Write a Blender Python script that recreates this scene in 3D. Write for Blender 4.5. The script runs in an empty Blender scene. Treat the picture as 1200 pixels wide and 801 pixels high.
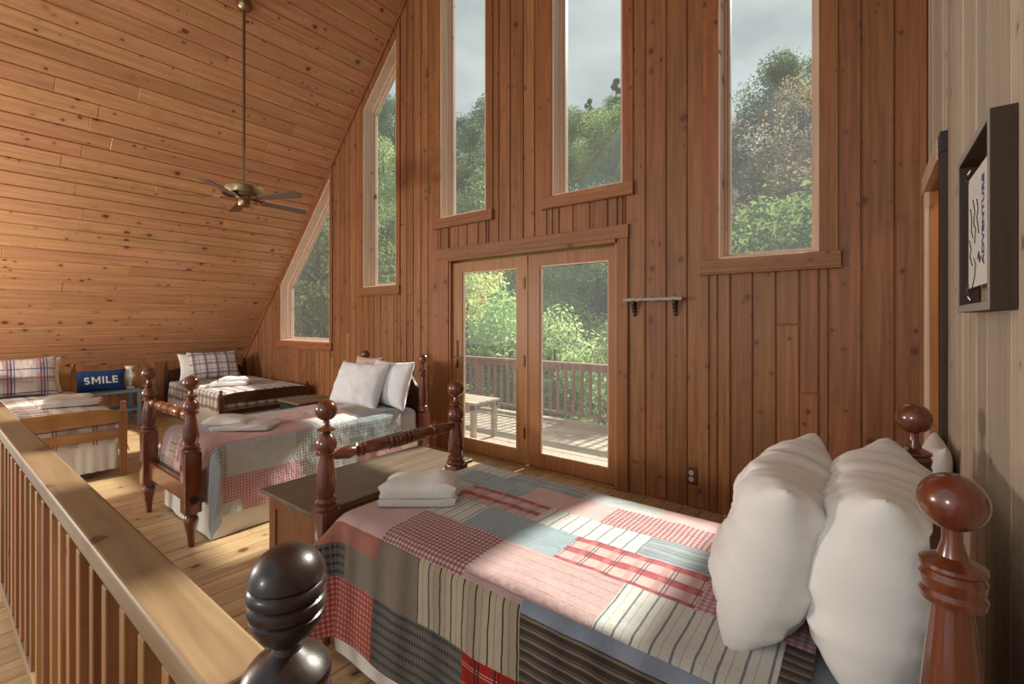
import bpy, bmesh, math, random
from mathutils import Vector, Matrix, noise

C = bpy.context.scene
COL = C.collection
PI = math.pi
R = random.Random(7)

# ------------------------------------------------------------------ camera
cam_d = bpy.data.cameras.new('camera')
cam = bpy.data.objects.new('camera', cam_d)
COL.objects.link(cam)
YAW = math.atan(418.0 / 541.0)
cam.location = (0, 0, 1.41)
cam.rotation_euler = (PI / 2, 0, YAW)
cam_d.sensor_width = 36.0
cam_d.sensor_fit = 'HORIZONTAL'
cam_d.lens = 541.0 / 1200.0 * 36.0
cam_d.shift_y = -24.5 / 1200.0
cam_d.clip_start = 0.02
cam_d.clip_end = 400
C.camera = cam

# ------------------------------------------------------------------ view, sky, sun, fill lights
C.view_settings.view_transform = 'Standard'
C.view_settings.look = 'None'
C.view_settings.gamma = 1.0
C.view_settings.use_curve_mapping = False
C.view_settings.exposure = 0.2

world = bpy.data.worlds.new('sky')
C.world = world
world.use_nodes = True
wn, wl = world.node_tree.nodes, world.node_tree.links
bg = wn['Background']
wtc = wn.new('ShaderNodeTexCoord')
wmap = wn.new('ShaderNodeMapping'); wmap.inputs['Scale'].default_value = (1.2, 1.2, 2.6)
wno = wn.new('ShaderNodeTexNoise'); wno.inputs['Scale'].default_value = 1.7; wno.inputs['Detail'].default_value = 5; wno.inputs['Roughness'].default_value = .55
wr = wn.new('ShaderNodeValToRGB')
wr.color_ramp.elements[0].position = .36; wr.color_ramp.elements[0].color = (.37, .42, .44, 1)
wr.color_ramp.elements[1].position = .68; wr.color_ramp.elements[1].color = (.72, .76, .77, 1)
wl.new(wtc.outputs['Generated'], wmap.inputs['Vector']); wl.new(wmap.outputs['Vector'], wno.inputs['Vector'])
wl.new(wno.outputs['Fac'], wr.inputs['Fac']); wl.new(wr.outputs['Color'], bg.inputs['Color'])
bg.inputs['Strength'].default_value = 1.15

SUN_AZ, SUN_EL = math.radians(4), math.radians(37)
sd = bpy.data.lights.new('sun', 'SUN'); sd.energy = 9.5; sd.angle = math.radians(2.2); sd.color = (1, .93, .82)
sun = bpy.data.objects.new('sun', sd); COL.objects.link(sun)
sdir = Vector((math.sin(SUN_AZ) * math.cos(SUN_EL), math.cos(SUN_AZ) * math.cos(SUN_EL), math.sin(SUN_EL)))
sun.rotation_euler = sdir.to_track_quat('Z', 'Y').to_euler()
sun.location = (2, 20, 15)

def fill_light(name, loc, power, col, r=.22):
    d = bpy.data.lights.new(name, 'POINT'); d.energy = power; d.color = col; d.shadow_soft_size = r
    o = bpy.data.objects.new(name, d); COL.objects.link(o); o.location = loc
    return o
# unseen fill lights added behind the camera to brighten the room
fill_light('fill_light_back', (-1.9, -4.4, 2.0), 230, (1, .90, .78))
fill_light('fill_light_side', (-6.6, -1.9, 1.5), 470, (1, .90, .78))

# ------------------------------------------------------------------ materials
class NT:
    def __init__(s, name):
        m = bpy.data.materials.new(name); m.use_nodes = True
        s.m, s.n, s.l = m, m.node_tree.nodes, m.node_tree.links
        s.b = s.n['Principled BSDF']
    def new(s, t, **kw):
        x = s.n.new('ShaderNode' + t)
        for k, v in kw.items(): setattr(x, k, v)
        return x
    def math(s, op, a, b=None, c=None):
        x = s.new('Math', operation=op)
        for i, v in enumerate((a, b, c)):
            if v is None: continue
            if hasattr(v, 'links'): s.l.new(v, x.inputs[i])
            else: x.inputs[i].default_value = v
        return x.outputs[0]
    def mix(s, fac, a, b, mode='MIX'):
        x = s.new('Mix', data_type='RGBA', blend_type=mode)
        for i, v in ((0, fac), (6, a), (7, b)):
            if hasattr(v, 'links'): s.l.new(v, x.inputs[i])
            elif isinstance(v, (int, float)): x.inputs[i].default_value = v
            else: x.inputs[i].default_value = (*v, 1) if len(v) == 3 else v
        return x.outputs[2]
    def ramp(s, fac, stops):
        x = s.new('ValToRGB'); cr = x.color_ramp
        while len(cr.elements) < len(stops): cr.elements.new(.5)
        for e, (p, c) in zip(cr.elements, stops):
            e.position = p; e.color = (*c, 1) if len(c) == 3 else c
        s.l.new(fac, x.inputs[0]); return x.outputs[0]
    def noise(s, vec, scale, detail=3, rough=.5, out='Fac'):
        x = s.new('TexNoise'); x.inputs['Scale'].default_value = scale; x.inputs['Detail'].default_value = detail
        x.inputs['Roughness'].default_value = rough
        if vec is not None: s.l.new(vec, x.inputs['Vector'])
        return x.outputs[out]
    def mapping(s, vec, scale):
        x = s.new('Mapping'); x.inputs['Scale'].default_value = scale; s.l.new(vec, x.inputs['Vector']); return x.outputs[0]
    def bump(s, h, strength, dist):
        x = s.new('Bump'); x.inputs['Strength'].default_value = strength; x.inputs['Distance'].default_value = dist
        s.l.new(h, x.inputs['Height']); s.l.new(x.outputs[0], s.b.inputs['Normal'])

def wood(name, axis, dark, light, knot=(.10, .035, .015), knots=.5, rough=.4, coord='pos', vary=.35, spec=.35, knot_scale=6.5, blotch=.35, coat=0, twist=0):
    """plank / timber material: grain runs along axis ('x','y','z'); every object gets its own offset and tone."""
    t = NT(name)
    if coord == 'pos':
        v = t.new('NewGeometry').outputs['Position']
    else:
        v = t.new('TexCoord').outputs['Object']
    oi = t.new('ObjectInfo').outputs['Random']
    comb = t.new('CombineXYZ')
    for i, k in enumerate((37.0, 91.0, 53.0)): t.l.new(t.math('MULTIPLY', oi, k), comb.inputs[i])
    add = t.new('VectorMath', operation='ADD'); t.l.new(v, add.inputs[0]); t.l.new(comb.outputs[0], add.inputs[1])
    p = add.outputs[0]
    ai = 'xyz'.index(axis)
    def sc(al, ac): return tuple(al if i == ai else ac for i in range(3))
    # slow warp so the grain is not ruler-straight
    wv = t.new('VectorMath', operation='SCALE'); wv.inputs['Scale'].default_value = .05
    t.l.new(t.noise(t.mapping(p, sc(1.2, 3)), 1.0, 2, .5, 'Color'), wv.inputs[0])
    ad2 = t.new('VectorMath', operation='ADD'); t.l.new(p, ad2.inputs[0]); t.l.new(wv.outputs[0], ad2.inputs[1])
    g = t.noise(t.mapping(ad2.outputs[0], sc(1.1, 34)), 1.0, 4, .62)
    col = t.ramp(g, [(.30, dark), (.52, tuple(.5 * a + .5 * b for a, b in zip(dark, light))), (.72, light)])
    bl = t.noise(t.mapping(p, sc(.9, 4.5)), 1.0, 2, .5)
    col = t.mix(t.math('MULTIPLY', bl, blotch), col, tuple(c * .45 for c in dark), 'MIX')
    # tone per board
    tone = t.math('MULTIPLY_ADD', oi, vary, 1 - vary * .5)
    hs = t.new('HueSaturation'); t.l.new(col, hs.inputs['Color']); t.l.new(tone, hs.inputs['Value'])
    r2 = t.math('FRACT', t.math('MULTIPLY', oi, 17.31))
    t.l.new(t.math('MULTIPLY_ADD', r2, .012, .494), hs.inputs['Hue'])
    col = hs.outputs[0]
    kfac = None
    if knots > 0:
        for ks, rad, prob in ((knot_scale, .19, knots), (knot_scale * 2.1, .20, knots * .85)):
            vo = t.new('TexVoronoi', feature='F1'); vo.inputs['Scale'].default_value = 1.0
            nz = t.new('VectorMath', operation='SCALE'); nz.inputs['Scale'].default_value = .024
            t.l.new(t.noise(p, 40, 2, .5, 'Color'), nz.inputs[0])
            ad3 = t.new('VectorMath', operation='ADD'); t.l.new(p, ad3.inputs[0]); t.l.new(nz.outputs[0], ad3.inputs[1])
            t.l.new(t.mapping(ad3.outputs[0], sc(ks * .8, ks)), vo.inputs['Vector'])
            sp = t.new('SeparateColor'); t.l.new(vo.outputs['Color'], sp.inputs[0])
            on = t.math('LESS_THAN', sp.outputs[0], prob)
            rr = t.math('MULTIPLY_ADD', sp.outputs[1], rad * .8, rad * .35)
            mask = t.math('SUBTRACT', 1.0, t.math('DIVIDE', vo.outputs['Distance'], rr))
            mask = t.math('MULTIPLY', t.new('Clamp').outputs[0] if False else t.math('MAXIMUM', mask, 0.0), on)
            core = t.math('MINIMUM', t.math('MULTIPLY', mask, 2.6), .86)
            halo = t.math('SUBTRACT', 1.0, t.math('DIVIDE', vo.outputs['Distance'], t.math('MULTIPLY', rr, 2.4)))
            halo = t.math('MULTIPLY', t.math('MULTIPLY', t.math('MAXIMUM', halo, 0.0), on), .55)
            col = t.mix(halo, col, tuple(.55 * d + .45 * k for d, k in zip(dark, knot)))
            col = t.mix(core, col, knot)
    t.l.new(col, t.b.inputs['Base Color'])
    t.l.new(t.math('MULTIPLY_ADD', g, .18, rough - .09), t.b.inputs['Roughness'])
    t.b.inputs['Specular IOR Level'].default_value = spec
    if coat: t.b.inputs['Coat Weight'].default_value = coat; t.b.inputs['Coat Roughness'].default_value = .12
    t.bump(g, .12, .004)
    return t.m

def plain(name, col, rough=.5, metal=0.0, spec=.5, nz=0.0, nscale=40, coat=0, bumpd=0):
    t = NT(name)
    if nz:
        f = t.noise(t.new('TexCoord').outputs['Object'], nscale, 4, .6)
        t.l.new(t.ramp(f, [(.3, tuple(c * (1 - nz) for c in col)), (.7, tuple(min(1, c * (1 + nz * .6)) for c in col))]), t.b.inputs['Base Color'])
        if bumpd: t.bump(f, .4, bumpd)
    else:
        t.b.inputs['Base Color'].default_value = (*col, 1)
    t.b.inputs['Roughness'].default_value = rough; t.b.inputs['Metallic'].default_value = metal
    t.b.inputs['Specular IOR Level'].default_value = spec
    if coat: t.b.inputs['Coat Weight'].default_value = coat; t.b.inputs['Coat Roughness'].default_value = .1
    return t.m

def cloth(name, base, bands=(), crinkle=.5, uvrot=0, cs=34, weave=.12):
    """woven cloth on UVs in metres. bands: (axis, period, width, offset, colour, alpha)"""
    t = NT(name)
    uv = t.new('UVMap').outputs[0]
    nzv = t.new('VectorMath', operation='SCALE'); nzv.inputs['Scale'].default_value = .004
    t.l.new(t.noise(uv, 14, 2, .5, 'Color'), nzv.inputs[0])
    ad = t.new('VectorMath', operation='ADD'); t.l.new(uv, ad.inputs[0]); t.l.new(nzv.outputs[0], ad.inputs[1])
    se = t.new('SeparateXYZ'); t.l.new(ad.outputs[0], se.inputs[0])
    fib = t.noise(t.mapping(uv, (260, 90, 1) if uvrot == 0 else (90, 260, 1)), 1.0, 3, .6)
    col = t.mix(t.math('MULTIPLY', fib, weave * 2), base, tuple(c * .55 for c in base))
    for ax, per, wid, off, bc, al in bands:
        f = t.math('FRACT', t.math('MULTIPLY_ADD', se.outputs[ax], 1.0 / per, off))
        m = t.math('MULTIPLY', t.math('LESS_THAN', f, wid / per), al)
        col = t.mix(m, col, bc)
    t.l.new(col, t.b.inputs['Base Color'])
    t.b.inputs['Roughness'].default_value = .92; t.b.inputs['Specular IOR Level'].default_value = .12
    t.b.inputs['Sheen Weight'].default_value = .1
    w1 = t.noise(t.mapping(uv, (cs, cs * .55, 1)), 1.0, 3, .55)
    w2 = t.noise(uv, 420, 1, .5)
    t.bump(t.math('MULTIPLY_ADD', w2, .12, w1), crinkle, .012)
    return t.m

M = {}
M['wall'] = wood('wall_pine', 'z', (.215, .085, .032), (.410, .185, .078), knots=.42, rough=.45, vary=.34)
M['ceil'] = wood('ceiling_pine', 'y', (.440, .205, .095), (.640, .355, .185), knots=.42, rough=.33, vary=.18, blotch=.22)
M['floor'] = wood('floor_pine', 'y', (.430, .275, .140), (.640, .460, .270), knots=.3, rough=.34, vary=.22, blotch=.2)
M['right'] = wood('whitewashed_pine', 'z', (.430, .355, .265), (.600, .530, .420), knots=.2, rough=.6, vary=.3, knot=(.2, .14, .09), blotch=.25)
M['trimwood'] = wood('trim_pine', 'x', (.230, .088, .032), (.420, .180, .075), knots=.4, rough=.45, vary=.25)
M['trimz'] = wood('trim_pine_upright', 'z', (.215, .078, .028), (.390, .160, .064), knots=.3, rough=.45, vary=.25)
M['jamb'] = wood('jamb_pine', 'z', (.600, .410, .290), (.780, .590, .450), knots=.12, rough=.45, vary=.15, blotch=.15)  # pale wood, lifted further to carry the sky glare on the window reveals
M['door'] = wood('door_fir', 'z', (.290, .125, .045), (.470, .230, .095), knots=.0, rough=.42, vary=.12, blotch=.2)
M['rail'] = wood('rail_pine', 'x', (.230, .140, .072), (.370, .245, .140), knots=.5, rough=.5, vary=.1, blotch=.35, knot_scale=3.4)
M['baluster'] = wood('baluster_pine', 'z', (.290, .120, .045), (.470, .225, .095), knots=.3, rough=.5, vary=.5)
M['deck'] = wood('deck_boards', 'x', (.330, .270, .215), (.560, .480, .400), knots=.1, rough=.8, vary=.25, blotch=.2)
M['deckrail'] = wood('deck_rail_wood', 'x', (.210, .125, .085), (.360, .230, .165), knots=0, rough=.8, vary=.2)
M['cherry'] = wood('dark_cherry', 'z', (.100, .024, .010), (.230, .060, .022), knots=0, rough=.24, coord='obj', vary=.1, spec=.6, coat=.6, blotch=.3)
M['cherryx'] = wood('dark_cherry_rail', 'y', (.110, .026, .010), (.250, .068, .024), knots=0, rough=.24, coord='obj', vary=.1, spec=.6, coat=.6, blotch=.3)
M['headboard'] = wood('headboard_cherry', 'y', (.030, .008, .005), (.070, .018, .010), knots=0, rough=.3, coord='obj', vary=.1, spec=.5, coat=.3, blotch=.3)
M['darkpost'] = wood('very_dark_cherry', 'z', (.013, .006, .0045), (.034, .014, .009), knots=0, rough=.36, coord='obj', vary=.05, spec=.5, coat=.15, blotch=.3)
M['maple'] = wood('honey_maple', 'y', (.340, .170, .066), (.470, .255, .105), knots=0, rough=.35, coord='obj', vary=.1, blotch=.2)
M['maplez'] = wood('honey_maple_post', 'z', (.230, .105, .042), (.360, .175, .072), knots=0, rough=.35, coord='obj', vary=.1, blotch=.2)
M['walnut'] = wood('walnut', 'y', (.060, .025, .013), (.110, .046, .022), knots=0, rough=.35, coord='obj', vary=.1, blotch=.2)
M['chest'] = wood('chest_orange_pine', 'z', (.170, .060, .018), (.300, .110, .034), knots=.05, rough=.35, coord='obj', vary=.1, blotch=.3)
M['chesttop'] = wood('chest_top_worn', 'y', (.125, .092, .062), (.290, .225, .155), knots=.05, rough=.42, coord='obj', vary=.05, blotch=.5, spec=.5)
M['frame'] = wood('dark_walnut_box', 'z', (.034, .019, .012), (.072, .040, .024), knots=0, rough=.55, coord='obj', vary=.05)
M['frameedge'] = plain('pale_frame_edge', (.34, .32, .29), .6)
M['blackwood'] = plain('black_paint', (.018, .017, .017), .4)
M['bluewood'] = plain('light_blue_paint', (.18, .36, .46), .5, nz=.15)
M['brass'] = plain('antique_brass', (.30, .22, .13), .34, 1.0)
M['brassdark'] = plain('dark_brass', (.20, .15, .09), .3, 1.0)
M['blade'] = wood('fan_blade', 'x', (.150, .092, .070), (.230, .150, .118), knots=0, rough=.4, coord='obj', vary=.05)
M['nickel'] = plain('nickel', (.62, .60, .56), .25, 1.0)
M['iron'] = plain('bronze_iron', (.06, .045, .03), .4, .8)
M['white'] = plain('white_glaze', (.78, .78, .76), .3)
M['whitehook'] = plain('white_hook', (.8, .8, .8), .4)
M['linen'] = cloth('white_linen', (.80, .79, .77), crinkle=.55, cs=15, weave=.05)
M['linenblue'] = cloth('cool_white_linen', (.74, .76, .79), crinkle=.3, cs=9, weave=.05)
M['skirt'] = cloth('cream_skirt', (.74, .72, .66), crinkle=.3, cs=8, weave=.05)
M['sheet'] = cloth('grey_sheet', (.44, .50, .57), crinkle=.35, cs=12, weave=.1)
M['sand'] = cloth('sand_linen', (.62, .46, .40), crinkle=.3, cs=10)
t = NT('terry_towel'); f = t.noise(t.new('TexCoord').outputs['Object'], 260, 2, .6)
t.l.new(t.ramp(f, [(.3, (.70, .69, .66)), (.7, (.86, .85, .82))]), t.b.inputs['Base Color']); t.b.inputs['Roughness'].default_value = .95
t.b.inputs['Specular IOR Level'].default_value = .1; t.b.inputs['Sheen Weight'].default_value = .2; t.bump(f, .6, .004); M['towel'] = t.m
M['navy'] = cloth('navy_canvas', (.020, .055, .170), crinkle=.4, cs=16, weave=.3)
M['lettering'] = plain('pale_lettering', (.60, .66, .74), .8)
M['paper'] = plain('white_canvas', (.72, .71, .69), .8)
M['ink'] = plain('black_ink', (.02, .02, .025), .7)
M['blueink'] = plain('blue_ink', (.06, .10, .26), .7)
M['outlet'] = plain('brown_plastic', (.085, .032, .020), .45)
M['ivory'] = plain('ivory_plastic', (.55, .48, .38), .45)
M['slot'] = plain('dark_slot', (.01, .01, .01), .6)
M['ground'] = plain('forest_floor', (.075, .085, .03), 1.0, spec=0.0, nz=.5, nscale=.6)
M['lower'] = plain('lower_floor_wood', (.22, .12, .05), .6, nz=.3, nscale=2)
M['slab'] = plain('roof_boards', (.36, .16, .065), .5, nz=.2, nscale=3)
M['orange'] = wood('closet_pine', 'z', (.40, .145, .040), (.56, .235, .075), knots=.25, rough=.45, vary=.2)
M['bark'] = plain('bark', (.085, .065, .05), .9, nz=.4, nscale=8)

# pane: mostly clear, mirror-like at a slant, with a faint translucent veil standing in for outdoor haze
t = NT('window_glass'); t.n.remove(t.b)
tr = t.new('BsdfTransparent'); tr.inputs[0].default_value = (.93, .95, .94, 1)
gl = t.new('BsdfGlossy'); gl.inputs['Roughness'].default_value = .02
fr = t.new('Fresnel'); t.l.new(t.math('MULTIPLY_ADD', t.new('NewGeometry').outputs['Backfacing'], 1 / 1.45 - 1.45, 1.45), fr.inputs['IOR'])
df = t.new('BsdfTranslucent'); df.inputs[0].default_value = (.8, .83, .85, 1)
m1 = t.new('MixShader'); m1.inputs[0].default_value = .022; t.l.new(tr.outputs[0], m1.inputs[1]); t.l.new(df.outputs[0], m1.inputs[2])
m2 = t.new('MixShader'); t.l.new(fr.outputs[0], m2.inputs[0]); t.l.new(m1.outputs[0], m2.inputs[1]); t.l.new(gl.outputs[0], m2.inputs[2])
t.l.new(m2.outputs[0], t.n['Material Output'].inputs['Surface']); M['glass'] = t.m

def leafmat(name, a, b):
    t = NT(name)
    oi = t.new('ObjectInfo').outputs['Random']
    f = t.noise(t.new('NewGeometry').outputs['Position'], .9, 4, .7)
    col = t.ramp(f, [(.3, a), (.7, b)])
    hs = t.new('HueSaturation'); t.l.new(col, hs.inputs['Color'])
    t.l.new(t.math('MULTIPLY_ADD', oi, .5, .75), hs.inputs['Value'])
    t.l.new(t.math('MULTIPLY_ADD', t.math('FRACT', t.math('MULTIPLY', oi, 7.7)), .05, .475), hs.inputs['Hue'])
    d = t.new('BsdfDiffuse'); tl = t.new('BsdfTranslucent'); mx = t.new('MixShader'); mx.inputs[0].default_value = .55
    t.l.new(hs.outputs[0], d.inputs[0]); t.l.new(hs.outputs[0], tl.inputs[0])
    t.l.new(d.outputs[0], mx.inputs[1]); t.l.new(tl.outputs[0], mx.inputs[2])
    t.n.remove(t.b); t.l.new(mx.outputs[0], t.n['Material Output'].inputs['Surface'])
    return t.m
LEAF = [leafmat('leaf_bright', (.28, .40, .16), (.54, .65, .32)), leafmat('leaf_mid', (.13, .20, .075), (.30, .40, .16)),
        leafmat('leaf_dark', (.075, .14, .075), (.18, .27, .15)), leafmat('leaf_tan', (.26, .22, .13), (.46, .39, .25))]

# ------------------------------------------------------------------ mesh helpers
def link(name, me, mats=None, parent=None, loc=None, rot=None, smooth=False, sharp=None):
    o = bpy.data.objects.new(name, me); COL.objects.link(o)
    if mats is not None and not me.materials:
        for m in (mats if isinstance(mats, (list, tuple)) else [mats]): me.materials.append(m)
    if smooth:
        me.shade_smooth()
        if sharp: me.set_sharp_from_angle(angle=math.radians(sharp))
    if parent: o.parent = parent
    if loc is not None: o.location = loc
    if rot is not None: o.rotation_euler = rot
    return o

def pyd(name, v, f, mats=None, parent=None, **kw):
    me = bpy.data.meshes.new(name); me.from_pydata([tuple(x) for x in v], [], f); me.update()
    return link(name, me, mats, parent, **kw)

def empty(name, loc=(0, 0, 0), rz=0, label=None, cat=None, group=None, kind=None):
    o = bpy.data.objects.new(name, None); COL.objects.link(o); o.location = loc; o.rotation_euler = (0, 0, rz)
    o.empty_display_size = .1
    return tag(o, label, cat, group, kind)

def tag(o, label=None, cat=None, group=None, kind=None):
    if label: o['label'] = label
    if cat: o['category'] = cat
    if group: o['group'] = group
    if kind: o['kind'] = kind
    return o

class MB:
    """collects shapes into one mesh"""
    def __init__(s): s.b = bmesh.new()
    def box(s, lo, hi, bev=0.0, seg=2, mat=None):
        lo, hi = Vector(lo), Vector(hi)
        mtx = Matrix.Translation((lo + hi) / 2) @ Matrix.Diagonal((*(hi - lo), 1))
        if mat is not None: mtx = mat @ mtx
        r = bmesh.ops.create_cube(s.b, size=1, matrix=mtx)
        if bev:
            es = list({e for v in r['verts'] for e in v.link_edges})
            bmesh.ops.bevel(s.b, geom=es, offset=bev, segments=seg, affect='EDGES', profile=.5)
        return s
    def lathe(s, prof, seg=24, at=(0, 0, 0), axis='z', cap=True, mat=None):
        rings = []
        for r, z in prof:
            ring = []
            for k in range(seg):
                a = 2 * PI * k / seg
                p = (r * math.cos(a), r * math.sin(a), z)
                if axis == 'y': p = (p[0], p[2], p[1])
                if axis == 'x': p = (p[2], p[0], p[1])
                q = Vector(p) + Vector(at)
                if mat is not None: q = mat @ q
                ring.append(s.b.verts.new(q))
            rings.append(ring)
        flip = axis == 'y'
        for a, b in zip(rings, rings[1:]):
            for k in range(seg):
                q = [a[k], a[(k + 1) % seg], b[(k + 1) % seg], b[k]]
                s.b.faces.new(q[::-1] if flip else q)
        if cap:
            s.b.faces.new(rings[0] if flip else rings[0][::-1]); s.b.faces.new(rings[-1][::-1] if flip else rings[-1])
        return s
    def tube(s, pts, r, seg=8):
        pts = [Vector(p) for p in pts]; rings = []
        for i, p in enumerate(pts):
            d = (pts[min(i + 1, len(pts) - 1)] - pts[max(i - 1, 0)]).normalized()
            n = d.orthogonal().normalized() if i == 0 else (n - d * n.dot(d)).normalized()
            b = d.cross(n)
            rr = r[i] if isinstance(r, (list, tuple)) else r
            rings.append([s.b.verts.new(p + rr * (math.cos(2 * PI * k / seg) * n + math.sin(2 * PI * k / seg) * b)) for k in range(seg)])
        for a, b in zip(rings, rings[1:]):
            for k in range(seg): s.b.faces.new([a[k], a[(k + 1) % seg], b[(k + 1) % seg], b[k]])
        s.b.faces.new(rings[0][::-1]); s.b.faces.new(rings[-1])
        return s
    def prism(s, poly, O, U, V, N, th):
        """polygon (p,q) in the plane O+pU+qV, thickened along N"""
        O, U, V, N = Vector(O), Vector(U), Vector(V), Vector(N)
        a = [s.b.verts.new(O + U * p + V * q) for p, q in poly]
        b = [s.b.verts.new(O + U * p + V * q + N * th) for p, q in poly]
        n = len(poly)
        s.b.faces.new(a); s.b.faces.new(b[::-1])
        for i in range(n): s.b.faces.new([a[i], b[i], b[(i + 1) % n], a[(i + 1) % n]])
        return s
    def build(s, name, mats=None, parent=None, smooth=False, sharp=40, **kw):
        bmesh.ops.recalc_face_normals(s.b, faces=s.b.faces)
        me = bpy.data.meshes.new(name); s.b.to_mesh(me); s.b.free()
        return link(name, me, mats, parent, smooth=smooth, sharp=sharp if smooth else None, **kw)

def inset(poly, d):
    """inward offset of a convex polygon"""
    n = len(poly); area2 = sum(poly[i][0] * poly[(i + 1) % n][1] - poly[(i + 1) % n][0] * poly[i][1] for i in range(n))
    sg = 1 if area2 > 0 else -1
    L = []
    for i in range(n):
        (x0, y0), (x1, y1) = poly[i], poly[(i + 1) % n]
        dx, dy = x1 - x0, y1 - y0; l = math.hypot(dx, dy) or 1e-9
        nx, ny = -dy / l * sg, dx / l * sg
        L.append((x0 + nx * d, y0 + ny * d, dx / l, dy / l))
    out = []
    for i in range(n):
        x0, y0, ax, ay = L[i - 1]; x1, y1, bx, by = L[i]
        det = ax * by - ay * bx
        if abs(det) < 1e-6: out.append((x1, y1)); continue
        k = ((x1 - x0) * by - (y1 - y0) * bx) / det
        out.append((x0 + ax * k, y0 + ay * k))
    return out

def board(poly, O, U, V, N, th, ch, mat, parent, name='plank'):
    """one tongue-and-groove board with eased edges; its face looks along N"""
    O, U, V, N = Vector(O), Vector(U), Vector(V), Vector(N)
    n = len(poly); g = ch * .8
    lv = [(poly, 0), (poly, th - .011), (inset(poly, g), th - .011), (inset(poly, g), th - ch * .6), (inset(poly, g + ch * .6), th)]
    vs = [O + U * p + V * q + N * d for pl, d in lv for p, q in pl]
    fs = [tuple(range(4 * n, 5 * n))]
    for k in range(0, 4 * n, n):
        for i in range(n): fs.append((k + i, k + (i + 1) % n, k + n + (i + 1) % n, k + n + i))
    b = bmesh.new(); bv = [b.verts.new(v) for v in vs]
    for f in fs: b.faces.new([bv[i] for i in f])
    bmesh.ops.recalc_face_normals(b, faces=b.faces)
    b.faces.ensure_lookup_table()
    if b.faces[0].normal.dot(N) < 0: bmesh.ops.reverse_faces(b, faces=b.faces)
    me = bpy.data.meshes.new(name); b.to_mesh(me); b.free()
    return link(name, me, mat, parent)

def ring(outer, inner, O, U, V, N, th, name, mat, parent):
    """closed frame between two polygons of equal corner count"""
    O, U, V, N = Vector(O), Vector(U), Vector(V), Vector(N); n = len(outer)
    P = lambda q, d: O + U * q[0] + V * q[1] + N * d
    vs = [P(q, 0) for q in outer] + [P(q, 0) for q in inner] + [P(q, th) for q in outer] + [P(q, th) for q in inner]
    fs = []
    for i in range(n):
        j = (i + 1) % n
        fs += [(i, j, n + j, n + i), (2 * n + i, 3 * n + i, 3 * n + j, 2 * n + j), (i, 2 * n + i, 2 * n + j, j), (n + i, n + j, 3 * n + j, 3 * n + i)]
    b = bmesh.new(); bv = [b.verts.new(v) for v in vs]
    for f in fs: b.faces.new([bv[i] for i in f])
    bmesh.ops.recalc_face_normals(b, faces=b.faces)
    me = bpy.data.meshes.new(name); b.to_mesh(me); b.free()
    return link(name, me, mat, parent)

# ------------------------------------------------------------------ the room
D = 3.6                                   # window wall
XW = .27                                  # right wall
XK = -8.83                                # knee wall under the roof
SL = 1.016
def roof(x): return .975 + SL * (x + 8.625)
XR = -2.70
ZR = roof(XR)
AL = math.atan(SL)

# window openings (x,z), lower left corner first, counter-clockwise
W0 = [(-7.48, 1.10), (-6.04, 1.10), (-6.04, 1.98 + SL * 1.44), (-7.48, 1.98)]
W1 = [(-5.245, 1.845), (-4.56, 1.845), (-4.56, 4.17 + SL * .685), (-5.245, 4.17)]
W2 = [(-3.79, 2.55), (-3.115, 2.55), (-3.115, 5.30), (-3.79, 5.30)]
W3 = [(-2.31, 2.555), (-1.616, 2.555), (-1.616, 5.30), (-2.31, 5.30)]
W4 = [(-.875, 1.86), (-.255, 1.86), (-.255, 3.78), (-.875, 4.30)]
DOOR = [(-3.65, -.01), (-1.665, -.01), (-1.665, 2.085), (-3.65, 2.085)]
HOLES = [W0, W1, W2, W3, W4, DOOR]
def hole_at(h, x):
    x0, x1 = h[0][0], h[1][0]
    if x <= x0 + 1e-4 or x >= x1 - 1e-4: return None
    zt = h[3][1] + (h[2][1] - h[3][1]) * (x - x0) / (x1 - x0)
    return h[0][1], zt

wall_back = empty('wall_back', (0, D, 0), kind='structure')
UX, UY, UZ = Vector((1, 0, 0)), Vector((0, 1, 0)), Vector((0, 0, 1))
def topz(x): return (roof(x) if x <= XR else ZR - SL * (x - XR)) + .03
TH = .022
def wallboard(x0, x1, zf0, zf1):
    """zf0 / zf1: functions of x for bottom and top"""
    poly = [(x0, zf0(x0)), (x1, zf0(x1)), (x1, zf1(x1)), (x0, zf1(x0))]
    if min(zf1(x0) - zf0(x0), zf1(x1) - zf0(x1)) < .03: return
    lo, hi = max(zf0(x0), zf0(x1)), min(zf1(x0), zf1(x1))
    cuts = []
    if hi - lo > 1.6 and R.random() < .45: cuts = [lo + (hi - lo) * R.uniform(.25, .75)]
    pb = [(x0, zf0(x0)), (x1, zf0(x1))]
    for c in cuts:
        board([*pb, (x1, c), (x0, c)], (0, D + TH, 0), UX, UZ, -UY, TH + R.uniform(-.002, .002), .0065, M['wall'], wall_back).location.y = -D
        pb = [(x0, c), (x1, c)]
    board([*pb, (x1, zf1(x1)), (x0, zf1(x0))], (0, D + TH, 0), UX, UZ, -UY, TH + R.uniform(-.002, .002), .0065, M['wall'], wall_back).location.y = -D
x = XK
edges = []
while x < 1.3:
    edges.append(x); x += R.choice((.118, .13, .14)) if x < -4 else R.choice((.135, .145, .16, .17))
edges.append(1.3)
zero = lambda x: 0.0
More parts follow.
